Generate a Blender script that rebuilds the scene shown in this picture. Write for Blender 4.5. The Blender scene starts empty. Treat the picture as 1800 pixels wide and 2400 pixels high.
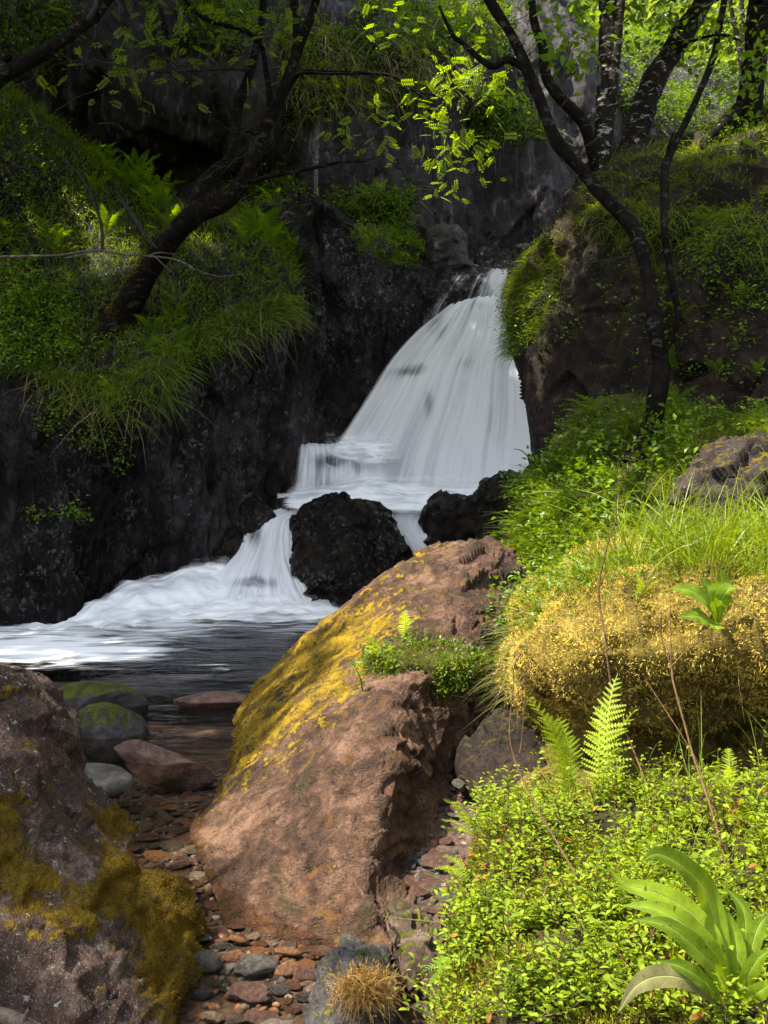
import bpy, math, random
import numpy as np
from mathutils import Vector, Matrix
random.seed(7); RNG = np.random.default_rng(7)
R = math.radians
SC = bpy.context.scene
COL = SC.collection

# ------------------------------------------------------------ camera, sky, sun, exposure
FPX, CAMZ = 2078.0, 1.6
cam = bpy.data.cameras.new('camera'); cam_ob = bpy.data.objects.new('camera', cam); COL.objects.link(cam_ob)
cam_ob.location = (0, 0, CAMZ); cam_ob.rotation_euler = (R(90), 0, 0)
cam.sensor_fit = 'VERTICAL'; cam.sensor_height = 36; cam.lens = 36 * FPX / 2400
cam.clip_start = 0.05; cam.clip_end = 2000
SC.camera = cam_ob
SUN_DIR = Vector((-0.52, -0.12, 0.84)).normalized()           # towards the sun
SUN_EL = math.asin(SUN_DIR.z); SUN_AZ = math.atan2(SUN_DIR.x, SUN_DIR.y)
w = bpy.data.worlds.new('World'); SC.world = w; w.use_nodes = True
wn = w.node_tree.nodes; wl = w.node_tree.links
sky = wn.new('ShaderNodeTexSky'); sky.sky_type = 'NISHITA'; sky.sun_disc = False
sky.sun_elevation = SUN_EL; sky.sun_rotation = SUN_AZ
bg = wn['Background']; bg.inputs['Strength'].default_value = 0.15
hs_ = wn.new('ShaderNodeHueSaturation'); hs_.inputs['Saturation'].default_value = 0.40; hs_.inputs['Hue'].default_value = 0.515   # sky greyed and shifted towards violet for white balance
wl.new(sky.outputs[0], hs_.inputs['Color']); wl.new(hs_.outputs[0], bg.inputs['Color'])
sl = bpy.data.lights.new('sun', 'SUN'); sl.energy = 4.2; sl.angle = R(0.5); sl.color = (1, 0.91, 0.74)
so = bpy.data.objects.new('sun', sl); COL.objects.link(so); so.location = (-8, 3, 14)
so.rotation_euler = SUN_DIR.to_track_quat('Z', 'Y').to_euler()
SC.view_settings.view_transform = 'Standard'; SC.view_settings.look = 'None'
SC.view_settings.exposure = 2.0; SC.view_settings.gamma = 1; SC.view_settings.use_curve_mapping = False
SC.cycles.max_bounces = 8; SC.cycles.diffuse_bounces = 3; SC.cycles.glossy_bounces = 3
SC.cycles.transparent_max_bounces = 16; SC.cycles.transmission_bounces = 4
SC.cycles.caustics_reflective = False; SC.cycles.caustics_refractive = False
SC.cycles.use_denoising = True

# ------------------------------------------------------------ helpers
def P(u, v, Y):                                   # photo pixel + distance -> place in the world
    return ((u - 900) / FPX * Y, Y, CAMZ - (v - 1200) / FPX * Y)
def PA(a):
    a = np.asarray(a, float)
    return np.stack([(a[..., 0] - 900) / FPX * a[..., 2], a[..., 2], CAMZ - (a[..., 1] - 1200) / FPX * a[..., 2]], -1)
def UV(p):
    p = np.asarray(p); Y = np.maximum(p[..., 1], 0.05)
    return 900 + p[..., 0] / Y * FPX, 1200 + (CAMZ - p[..., 2]) / Y * FPX
def inpoly(u, v, poly):
    c = np.zeros(np.shape(u), bool); n = len(poly)
    for i in range(n):
        x1, y1 = poly[i]; x2, y2 = poly[i - 1]
        k = ((y1 > v) != (y2 > v)) & (u < (x2 - x1) * (v - y1) / (y2 - y1 + 1e-9) + x1)
        c ^= k
    return c
_PRM = np.random.default_rng(3).permutation(256).astype(np.int64)
_PRM = np.concatenate([_PRM] * 3)
_GR = np.random.default_rng(5).normal(size=(256, 3)); _GR /= np.linalg.norm(_GR, axis=1)[:, None]
def perlin(p):
    p = np.asarray(p, float); i = np.floor(p).astype(np.int64); f = p - i; i &= 255
    s = f * f * f * (f * (f * 6 - 15) + 10); out = 0
    for dx in (0, 1):
        for dy in (0, 1):
            for dz in (0, 1):
                h = _PRM[_PRM[_PRM[(i[..., 0] + dx) & 255] + ((i[..., 1] + dy) & 255)] + ((i[..., 2] + dz) & 255)]
                g = _GR[h]; d = f - np.array([dx, dy, dz])
                wgt = (s[..., 0] if dx else 1 - s[..., 0]) * (s[..., 1] if dy else 1 - s[..., 1]) * (s[..., 2] if dz else 1 - s[..., 2])
                out = out + wgt * (g * d).sum(-1)
    return out * 1.6
def fbm(p, octv=4, gain=0.5, lac=2.03, ridged=False):
    p = np.asarray(p, float); a = 1; t = 0; nrm = 0
    for o in range(octv):
        n = perlin(p + o * 17.3)
        if ridged: n = 1 - 2 * np.abs(n)
        t = t + a * n; nrm += a; a *= gain; p = p * lac
    return t / nrm
def _hash3(i, k):
    h = (i[..., 0] * 73856093) ^ (i[..., 1] * 19349663) ^ (i[..., 2] * 83492791) ^ (k * 2654435761)
    h = (h ^ (h >> 13)) * 1274126177 & 0x7fffffff
    return ((h ^ (h >> 16)) & 0xffff) / 65535.0
def facet(p, tilt=1.0):                            # split rock: blocks with tilted faces and steps between them
    p = np.asarray(p, float); i0 = np.floor(p).astype(np.int64)
    best = np.full(p.shape[:-1], 9e9); val = np.zeros(p.shape[:-1])
    for dx in (-1, 0, 1):
        for dy in (-1, 0, 1):
            for dz in (-1, 0, 1):
                c = i0 + np.array([dx, dy, dz])
                pt = c + np.stack([_hash3(c, 1), _hash3(c, 2), _hash3(c, 3)], -1)
                d = p - pt; q = (d * d).sum(-1)
                t = np.stack([_hash3(c, 4), _hash3(c, 5), _hash3(c, 6)], -1) - 0.5
                vv = _hash3(c, 7) - 0.5 + tilt * 2 * (t * d).sum(-1)
                k = q < best; best = np.where(k, q, best); val = np.where(k, vv, val)
    return val
def sm(a, b, x):
    t = np.clip((np.asarray(x, float) - a) / (b - a), 0, 1); return t * t * (3 - 2 * t)
def catmull(A, n, axis):
    A = np.moveaxis(np.asarray(A, float), axis, 0); m = len(A)
    t = np.linspace(0, m - 1, n); i = np.minimum(t.astype(int), m - 2); f = (t - i).reshape((-1,) + (1,) * (A.ndim - 1))
    ext = np.concatenate([2 * A[:1] - A[1:2], A, 2 * A[-1:] - A[-2:-1]])
    p0, p1, p2, p3 = ext[i], ext[i + 1], ext[i + 2], ext[i + 3]
    r = 0.5 * (2 * p1 + (p2 - p0) * f + (2 * p0 - 5 * p1 + 4 * p2 - p3) * f * f + (3 * p1 - p0 - 3 * p2 + p3) * f ** 3)
    return np.moveaxis(r, 0, axis)
def unit(a):
    return a / np.maximum(np.linalg.norm(a, axis=-1, keepdims=True), 1e-9)

def mesh(name, verts, faces, mats=None, attrs=None, uv=None, smooth=True):
    """faces: (n,k) array or list of such; attrs: {name: per-vertex float}"""
    me = bpy.data.meshes.new(name); verts = np.asarray(verts, np.float32).reshape(-1, 3)
    fl = faces if isinstance(faces, list) else [faces]
    fl = [np.asarray(f, np.int32) for f in fl if len(f)]
    loops = np.concatenate([f.ravel() for f in fl]); tot = np.concatenate([np.full(len(f), f.shape[1], np.int32) for f in fl])
    me.vertices.add(len(verts)); me.vertices.foreach_set('co', verts.ravel())
    me.loops.add(len(loops)); me.loops.foreach_set('vertex_index', loops)
    me.polygons.add(len(tot)); me.polygons.foreach_set('loop_start', np.concatenate([[0], np.cumsum(tot)[:-1]]).astype(np.int32))
    me.polygons.foreach_set('use_smooth', np.full(len(tot), smooth))
    if uv is not None:
        l = me.uv_layers.new(name='uv'); l.data.foreach_set('uv', np.asarray(uv, np.float32).reshape(-1, 2)[loops].ravel())
    for k, a in (attrs or {}).items():
        at = me.attributes.new(k, 'FLOAT', 'POINT'); at.data.foreach_set('value', np.asarray(a, np.float32).ravel())
    if mats: me.materials.append(mats)
    me.update(calc_edges=True); me.validate()
    return me
def link(name, me, parent=None, loc=None, rot=None, scl=None):
    o = bpy.data.objects.new(name, me); COL.objects.link(o)
    if parent is not None: o.parent = parent
    if loc is not None: o.location = loc
    if rot is not None: o.rotation_euler = rot
    if scl is not None: o.scale = scl if hasattr(scl, '__len__') else (scl,) * 3
    return o
def tag(o, label=None, cat=None, group=None, kind=None):
    if label: o['label'] = label
    if cat: o['category'] = cat
    if group: o['group'] = group
    if kind: o['kind'] = kind
    return o
def empty(name, loc, label, cat, group=None, rz=0):
    o = bpy.data.objects.new(name, None); COL.objects.link(o); o.location = loc; o.rotation_euler = (0, 0, rz); o.empty_display_size = 0.1
    return tag(o, label, cat, group)
class Soup:                                        # gathers pieces of one mesh
    def __init__(s): s.v = []; s.f = []; s.t = []; s.n = 0
    def add(s, v, f, tint=0.5):
        v = np.asarray(v, float).reshape(-1, 3)
        s.v.append(v); s.f.append(np.asarray(f, np.int64) + s.n); s.n += len(v)
        s.t.append(np.broadcast_to(np.asarray(tint, float).ravel(), (len(v),)) if np.size(tint) in (1, len(v)) else np.asarray(tint))
    def mesh(s, name, m, smooth=True):
        by = {}
        for f in s.f: by.setdefault(f.shape[1], []).append(f)
        return mesh(name, np.concatenate(s.v), [np.concatenate(x) for x in by.values()], m, {'tint': np.concatenate(s.t)}, smooth=smooth)
def stamp(soup, tv, tf, M, T, tint):               # many copies of a template: M (n,3,3), T (n,3)
    n = len(T); v = np.einsum('nij,kj->nki', M, tv) + T[:, None]
    f = tf[None] + (np.arange(n) * len(tv))[:, None, None]
    soup.add(v.reshape(-1, 3), f.reshape(-1, tf.shape[1]), np.repeat(tint, len(tv)))
def gridfaces(nr, nc, wrap=False):
    i = np.arange(nr - 1)[:, None]; j = np.arange(nc if wrap else nc - 1)[None]; j2 = (j + 1) % nc
    return np.stack([i * nc + j, i * nc + j2, (i + 1) * nc + j2, (i + 1) * nc + j], -1).reshape(-1, 4)
def gridnormals(G, wrap=False):
    if wrap:
        E = np.concatenate([G[:, -1:], G, G[:, :1]], 1); dj = (E[:, 2:] - E[:, :-2])
    else: dj = np.gradient(G, axis=1)
    return unit(np.cross(dj, np.gradient(G, axis=0)))
class Surf: pass
def sheet(name, ctrl, nr, nc, disp=None, m=None, attrs=None, kind='structure', label=None, cat=None, world=False, parent=None, group=None, build=True):
    C = np.asarray(ctrl, float); G = C if world else PA(C)
    G = catmull(catmull(G, nr, 0), nc, 1)
    N = gridnormals(G); s = np.linspace(0, 1, nr)[:, None] * np.ones((1, nc)); t = np.linspace(0, 1, nc)[None] * np.ones((nr, 1))
    sg = -1 if (N * (G - np.array([0, 0, CAMZ]))).sum(-1).mean() > 0 else 1
    if disp is not None:
        G = G + (N * sg) * disp(G, N * sg, s, t)[..., None]; N = gridnormals(G)
    N = N * sg
    S = Surf(); S.G, S.N, S.s, S.t = G, N, s, t; S.ob = None
    if build:
        A = {k: f(G, N, s, t) for k, f in (attrs or {}).items()}; S.A = A
        f = gridfaces(nr, nc)
        if sg > 0: f = f[:, ::1]
        else: f = f[:, ::-1]
        me = mesh(name, G, f, m, A, uv=np.stack([t, s], -1))
        S.ob = tag(link(name, me, parent), label, cat, group, kind)
    return S
def scatter(S, n, poly=None, up=None, front=None, wt=None, rng=RNG):
    """n points on a sheet, even over its area; poly: photo outline they must show in; up: least normal z"""
    a = np.linalg.norm(np.cross(S.G[1:, :-1] - S.G[:-1, :-1], S.G[:-1, 1:] - S.G[:-1, :-1]), axis=-1)
    c = (S.G[1:, 1:] + S.G[:-1, :-1]) / 2; nn = S.N[:-1, :-1]
    if poly is not None:
        u, v = UV(c); a = a * inpoly(u, v, poly)
    if up is not None: a = a * (nn[..., 2] > up)
    if wt is not None: a = a * wt(c, nn)
    if a.sum() <= 0: print('scatter: nothing for', n); return np.zeros((0, 3)), np.zeros((0, 3))
    k = rng.choice(a.size, n, p=(a / a.sum()).ravel()); i, j = np.unravel_index(k, a.shape)
    x = rng.random(n)[:, None]; y = rng.random(n)[:, None]
    p = S.G[i, j] + x * (S.G[i + 1, j] - S.G[i, j]) + y * (S.G[i, j + 1] - S.G[i, j])
    return p, S.N[i, j]
def ground_at(S, u, v):
    U, V = UV(S.G); d = (U - u) ** 2 + (V - v) ** 2; k = d < max(d.min() * 2, 30.); Y = np.where(k, S.G[..., 1], 1e9); return S.G[np.unravel_index(np.argmin(Y), Y.shape)]
def loft_rock(name, rows, nr, nr2, m, disp=None, sup=2.3, attrs=None, parent=None, label=None, cat='rock', group=None, kind=None):
    """rows top to bottom (v, u_left, u_right, Y, half_depth): a closed rock with rounded front and back"""
    r = np.asarray(rows, float)
    XL = (r[:, 1] - 900) / FPX * r[:, 3]; XR = (r[:, 2] - 900) / FPX * r[:, 3]; Z = CAMZ - (r[:, 0] - 1200) / FPX * r[:, 3]
    q = catmull(np.stack([(XL + XR) / 2, (XR - XL) / 2, r[:, 3], r[:, 4], Z], -1), nr, 0)
    th = np.linspace(0, 2 * np.pi, nr2, endpoint=False); c, s = np.cos(th), np.sin(th)
    cx = np.sign(c) * np.abs(c) ** (2 / sup); cy = np.sign(s) * np.abs(s) ** (2 / sup)
    G = np.stack([q[:, None, 0] + np.maximum(q[:, None, 1], .002) * cx, q[:, None, 2] + np.maximum(q[:, None, 3], .002) * cy, q[:, None, 4] + 0 * cx], -1)
    N = gridnormals(G, True)
    if (N * (G - G.mean((0, 1)))).sum() < 0: N = -N; flip = True
    else: flip = False
    ss = np.linspace(0, 1, nr)[:, None] * np.ones((1, nr2)); tt = (th / (2 * np.pi))[None] * np.ones((nr, 1))
    if disp is not None:
        d = disp(G, N, ss, tt); d = d * sm(0, .04, ss); G = G + N * d[..., None]
        N = gridnormals(G, True); N = -N if flip else N
    A = {k: f(G, N, ss, tt) for k, f in (attrs or {}).items()}
    f = gridfaces(nr, nr2, True); f = f[:, ::-1] if flip else f
    cap = np.arange(nr2); V = np.concatenate([G.reshape(-1, 3), [G[0].mean(0)]]); k = nr * nr2
    tri = np.stack([np.full(nr2, k), (cap + 1) % nr2, cap], -1)
    if flip: tri = tri[:, ::-1]
    me = mesh(name, V, [f, tri], m, {k2: np.append(a.ravel(), a[0].mean()) for k2, a in A.items()})
    S = Surf(); S.G, S.N, S.s, S.t, S.A = G, N, ss, tt, A
    S.ob = tag(link(name, me, parent), label, cat, group, kind)
    return S
_ICO = {}
def ico(sub):
    if sub not in _ICO:
        import bmesh
        b = bmesh.new(); bmesh.ops.create_icosphere(b, subdivisions=sub, radius=1)
        _ICO[sub] = (np.array([v.co[:] for v in b.verts]), np.array([[v.index for v in f.verts] for f in b.faces])); b.free()
    return _ICO[sub]
def blob(sub, rad, seed, amp=0.12, sc=1.2, fac=0.25, cuts=5, flat=None):
    """a stone: sphere pressed flat by a few planes, then broken up"""
    v, f = ico(sub); v = v.copy(); g = np.random.default_rng(seed)
    for k in range(cuts):
        n = unit(g.normal(size=3)); h = g.uniform(.55, .85); d = v @ n
        v = v - np.maximum(d - h, 0)[:, None] * n * 0.92
    n = unit(v); q = v + seed * 3.7
    v = v + n * (amp * fbm(q * sc, 4) + fac * amp * facet(q * sc * 1.7))[:, None]
    return v * np.asarray(rad), f
def rock(name, c, rad, seed, m, label, cat='rock', sub=5, rot=(0, 0, 0), group=None, attrs=None, **k):
    v, f = blob(sub, rad, seed, **k)
    me = mesh(name, v, f, m, attrs)
    return tag(link(name, me, None, c, rot), label, cat, group)
def tube(path, rad, sides=8, wob=0.0, seed=0, sub=4):
    p = np.asarray(path, float); n = (len(p) - 1) * sub + 1
    p = catmull(p, n, 0); r = np.interp(np.linspace(0, 1, n), np.linspace(0, 1, len(rad)), rad)
    T = unit(np.gradient(p, axis=0)); ref = np.tile([0.31, 0.9, 0.2], (n, 1)); a = unit(np.cross(T, ref)); b = np.cross(T, a)
    th = np.linspace(0, 2 * np.pi, sides, endpoint=False)
    d = a[:, None] * np.cos(th)[:, None] + b[:, None] * np.sin(th)[:, None]
    rr = r[:, None] * np.ones(sides)
    if wob:
        q = (p[:, None] + d * r[:, None, None]); rr = rr * (1 + wob * fbm(q * (0.35 / max(r.max(), .004)) + seed, 3))
    G = p[:, None] + d * rr[..., None]
    return G.reshape(-1, 3), gridfaces(n, sides, True)
# ------------------------------------------------------------ materials
class NT:
    def __init__(s, name):
        s.m = bpy.data.materials.new(name); s.m.use_nodes = True; s.t = s.m.node_tree; s.t.nodes.clear()
        s.out = s.t.nodes.new('ShaderNodeOutputMaterial')
    def n(s, typ, **k):
        o = s.t.nodes.new('ShaderNode' + typ)
        for a, b in k.items():
            if a.startswith('i_'):
                a = a[2:]; key = int(a) if a.isdigit() else a.replace('_', ' ')
                s.set(o.inputs[key], b)
            else: setattr(o, a, b)
        return o
    def set(s, inp, b):
        if isinstance(b, bpy.types.NodeSocket): s.t.links.new(b, inp)
        elif isinstance(b, bpy.types.Node): s.t.links.new(b.outputs[0], inp)
        else: inp.default_value = (tuple(b) + (1,)) if (hasattr(b, '__len__') and len(b) == 3 and inp.type == 'RGBA') else b
    def math(s, op, a, b=0.0, c=None):
        o = s.n('Math', operation=op); s.set(o.inputs[0], a); s.set(o.inputs[1], b)
        if c is not None: s.set(o.inputs[2], c)
        return o.outputs[0]
    def mix(s, f, a, b):
        o = s.n('Mix', data_type='RGBA'); s.set(o.inputs[0], f); s.set(o.inputs[6], a); s.set(o.inputs[7], b); return o.outputs[2]
    def ramp(s, f, st):
        o = s.n('ValToRGB'); s.set(o.inputs[0], f); e = o.color_ramp.elements
        while len(e) < len(st): e.new(0.5)
        for x, (p, c) in zip(e, st): x.position = p; x.color = (c, c, c, 1) if not hasattr(c, '__len__') else tuple(c) + (1,)
        return o.outputs[0]
    def rng(s, f, a, b, c=0.0, d=1.0):
        o = s.n('MapRange'); o.interpolation_type = 'SMOOTHSTEP'
        for i, x in enumerate((f, a, b, c, d)): s.set(o.inputs[i], x)
        return o.outputs[0]
    def noise(s, vec, scale, det=5, rough=0.6, dist=0.0):
        o = s.n('TexNoise', i_Scale=scale, i_Detail=det, i_Roughness=rough, i_Distortion=dist); s.t.links.new(vec, o.inputs['Vector']); return o.outputs[0]
    def coord(s, scale=(1, 1, 1), rot=(0, 0, 0)):
        tc = s.n('TexCoord'); mp = s.n('Mapping'); s.t.links.new(tc.outputs['Object'], mp.inputs[0])
        mp.inputs['Scale'].default_value = scale; mp.inputs['Rotation'].default_value = rot; return mp.outputs[0]
    def attr(s, name):
        return s.n('Attribute', attribute_name=name).outputs['Fac']
    def nz(s):
        g = s.n('NewGeometry'); x = s.n('SeparateXYZ'); s.t.links.new(g.outputs['Normal'], x.inputs[0]); return x.outputs[2]
    def bump(s, h, strength, dist, normal=None):
        o = s.n('Bump', i_Strength=strength, i_Distance=dist); s.set(o.inputs['Height'], h)
        if normal is not None: s.set(o.inputs['Normal'], normal)
        return o.outputs[0]
    def done(s, sh): s.set(s.out.inputs[0], sh); return s.m

def rock_mat(name, dark, mid, light, rough=(0.5, 0.8), scale=1.0, stretch=(1, 1, 1), rot=(0, 0, 0), moss=None, mossc=((.05, .06, .008), (.16, .13, .012)),
             mossn=0.55, bump=1.0, lichen=0.0, attr_moss=False, streak=0.0, spec=0.25, glint=0.0, streakc=(.35, .34, .36), rust=None, algae=None, bd=0.04, mgrain=70):
    t = NT(name); c = t.coord(stretch, rot); c0 = t.coord()
    a = t.noise(c, 1.1 * scale, 6, .62, .4); b = t.noise(c, 6 * scale, 6, .68); d = t.noise(c, 30 * scale, 5, .7); e = t.noise(c0, 120 * scale, 3, .6)
    f = t.math('ADD', t.math('MULTIPLY', a, .5), t.math('ADD', t.math('MULTIPLY', b, .3), t.math('MULTIPLY', d, .2)))
    col = t.ramp(f, [(.41, dark), (.5, mid), (.595, light)])
    col = t.mix(t.math('MULTIPLY', t.rng(e, .56, .66), .5), col, light); col = t.mix(t.math('MULTIPLY', t.rng(e, .44, .35), .5), col, dark)
    if rust:
        col = t.mix(t.rng(t.noise(c, 2.3 * scale, 5, .65, 1.0), .54, .68), col, rust)
    if algae: col = t.mix(t.rng(t.noise(c0, 3.4 * scale / 2, 6, .7, .8), .55, .68), col, algae)
    vor = t.n('TexVoronoi', feature='DISTANCE_TO_EDGE', i_Scale=2.6 * scale); 
    wv = t.n('VectorMath', operation='ADD'); t.set(wv.inputs[0], c); 
    ns = t.n('TexNoise', i_Scale=3 * scale, i_Detail=4.0); t.t.links.new(c, ns.inputs['Vector']); 
    sc_ = t.n('VectorMath', operation='SCALE', i_Scale=.35); t.set(sc_.inputs[0], ns.outputs['Color']); t.set(wv.inputs[1], sc_.outputs[0])
    t.t.links.new(wv.outputs[0], vor.inputs['Vector'])
    crack = t.rng(vor.outputs['Distance'], 0.0, 0.05)
    h = t.math('ADD', t.math('MULTIPLY', b, .55), t.math('ADD', t.math('MULTIPLY', d, .3), t.math('MULTIPLY', e, .1)))
    h = t.math('ADD', h, t.math('MULTIPLY', crack, .10))
    if streak:
        cs = t.coord((5, 5, .5)); s = t.noise(cs, 1.0, 5, .65, .3)
        col = t.mix(t.math('MULTIPLY', t.rng(s, .53, .7), streak), col, streakc)
    if lichen:
        l = t.rng(t.noise(c0, 9 * scale, 6, .75, .3), .60, .64)
        col = t.mix(t.math('MULTIPLY', l, lichen), col, (.42, .42, .38))
        sp = t.rng(t.noise(c0, 55 * scale, 4, .8), .58, .66); col = t.mix(t.math('MULTIPLY', sp, lichen * .8), col, (.45, .42, .40))
    col = t.mix(t.math('MULTIPLY', t.rng(t.math('ADD', h, t.math('MULTIPLY', crack, .12)), .50, .36), .75), col, dark)
    rg = t.rng(b, .35, .65, rough[0], rough[1]); km = 0.0
    if moss is not None or attr_moss:
        mn = t.noise(c0, 5 * scale, 6, .7); mf = t.noise(c0, mgrain, 4, .75); mm_ = t.noise(c0, 18, 4, .7)
        if attr_moss: k = t.math('ADD', t.attr('moss'), t.math('MULTIPLY', t.math('SUBTRACT', mn, .5), 2.4))
        else: k = t.math('ADD', t.math('ADD', t.nz(), moss), t.math('MULTIPLY', t.math('SUBTRACT', mn, .5), 2.2))
        k = t.math('ADD', k, t.math('MULTIPLY', t.math('SUBTRACT', mm_, .5), 1.2))
        k = t.rng(k, .43, .56)
        mc = t.ramp(t.math('ADD', t.math('MULTIPLY', mf, .45), t.math('MULTIPLY', t.noise(c0, 7, 4, .6), .55)), [(.38, mossc[0]), (.62, mossc[1])])
        km = k; col = t.mix(k, col, mc); rg = t.math('ADD', rg, t.math('MULTIPLY', k, .4))
        h = t.math('ADD', t.math('MULTIPLY', h, t.math('SUBTRACT', 1.0, t.math('MULTIPLY', k, .6))), t.math('MULTIPLY', k, t.math('ADD', t.math('MULTIPLY', mf, .5), t.math('MULTIPLY', mm_, .5))))
    p = t.n('BsdfPrincipled'); t.set(p.inputs['Base Color'], col); t.set(p.inputs['Roughness'], rg); p.inputs['Specular IOR Level'].default_value = spec
    if glint:                                       # running-wet patches shine
        gp = t.math('MULTIPLY', t.math('MULTIPLY', t.rng(t.noise(c, .7 * scale, 3, .6, .6), .40, .54), t.rng(t.noise(t.coord((1, 1, .85)), 10, 5, .72, 1.2), .49, .60)), t.math('MULTIPLY', t.math('SUBTRACT', 1.0, km), glint)); t.set(p.inputs['Specular IOR Level'], t.math('ADD', gp, spec)); t.set(p.inputs['Roughness'], t.math('SUBTRACT', rg, t.math('MULTIPLY', gp, .34)))
        h = t.math('ADD', h, t.math('MULTIPLY', t.noise(t.coord((1, 1, .6)), 16, 3, .6, .5), t.math('MULTIPLY', gp, .5)))
    t.set(p.inputs['Normal'], t.bump(h, bump, bd)); return t.done(p)

def leaf_mat(name, dark, light, trans=0.45, rough=0.5, dry=None, tcol=1.6, gloss=0.35, veins=False):
    t = NT(name); k = t.attr('tint'); oi = t.n('ObjectInfo').outputs['Random']
    f = t.math('ADD', t.math('MULTIPLY', k, .85), t.math('MULTIPLY', oi, .15))
    st = [(0.0, dark), (.8, light)]
    if dry: st = [(0.0, dark), (.8, light), (.93, light), (1.0, dry)]
    col = t.ramp(f, st)
    nrm = None
    if veins:                                       # midrib, side veins, blotches and a few brown spots
        x = t.n('SeparateXYZ'); t.t.links.new(t.n('TexCoord').outputs['UV'], x.inputs[0]); ax = t.math('ABSOLUTE', t.math('SUBTRACT', x.outputs[0], .5))
        sv = t.math('PINGPONG', t.math('SUBTRACT', t.math('MULTIPLY', x.outputs[1], 15.0), t.math('MULTIPLY', ax, 5.0)), .5)
        ln = t.rng(sv, .07, .0); mid = t.rng(ax, .045, .015); vv = t.math('MAXIMUM', t.math('MULTIPLY', ln, .35), mid)
        bl = t.noise(t.coord(), 45, 4, .7); col = t.mix(t.math('MULTIPLY', t.rng(bl, .4, .62), .3), col, dark); col = t.mix(t.math('MULTIPLY', vv, .6), col, (.30, .36, .12))
        col = t.mix(t.rng(t.noise(t.coord(), 70, 3, .6), .66, .70), col, (.09, .055, .02))
        nrm = t.bump(t.math('ADD', t.math('MULTIPLY', vv, -.6), bl), .6, .003)
    g = t.n('Gamma', i_Gamma=.9); t.set(g.inputs[0], col)
    hs = t.n('HueSaturation', i_Value=tcol, i_Saturation=1.1, i_Hue=.485); t.set(hs.inputs['Color'], col)
    d = t.n('BsdfPrincipled'); t.set(d.inputs['Base Color'], col); d.inputs['Roughness'].default_value = rough; d.inputs['Specular IOR Level'].default_value = gloss
    if nrm is not None: t.set(d.inputs['Normal'], nrm)
    tr = t.n('BsdfTranslucent'); t.set(tr.inputs[0], hs.outputs[0])
    m = t.n('MixShader', i_0=trans); t.set(m.inputs[1], d.outputs[0]); t.set(m.inputs[2], tr.outputs[0]); return t.done(m)
def bark_mat(name, dark, light, moss=0.0, mossc=(.10, .09, .01), pale=0.0):
    t = NT(name); c = t.coord((1, 1, .45)); a = t.noise(c, 9, 6, .7, .5); b = t.noise(c, 45, 5, .7)
    col = t.ramp(t.math('ADD', t.math('MULTIPLY', a, .6), t.math('MULTIPLY', b, .4)), [(.38, dark), (.62, light)])
    if pale: col = t.mix(t.math('MULTIPLY', t.rng(t.noise(t.coord((1, 1, 2.2)), 5, 5, .7, .8), .56, .63), pale), col, (.32, .30, .27))
    if moss:
        k = t.rng(t.math('ADD', t.math('MULTIPLY', t.nz(), .35), t.math('ADD', t.noise(t.coord(), 4, 5, .7), moss - .5)), .5, .62); col = t.mix(k, col, mossc)
    p = t.n('BsdfPrincipled'); t.set(p.inputs['Base Color'], col); p.inputs['Roughness'].default_value = .9; p.inputs['Specular IOR Level'].default_value = .06
    t.set(p.inputs['Normal'], t.bump(t.math('ADD', a, t.math('MULTIPLY', b, .5)), .9, .02)); return t.done(p)
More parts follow.
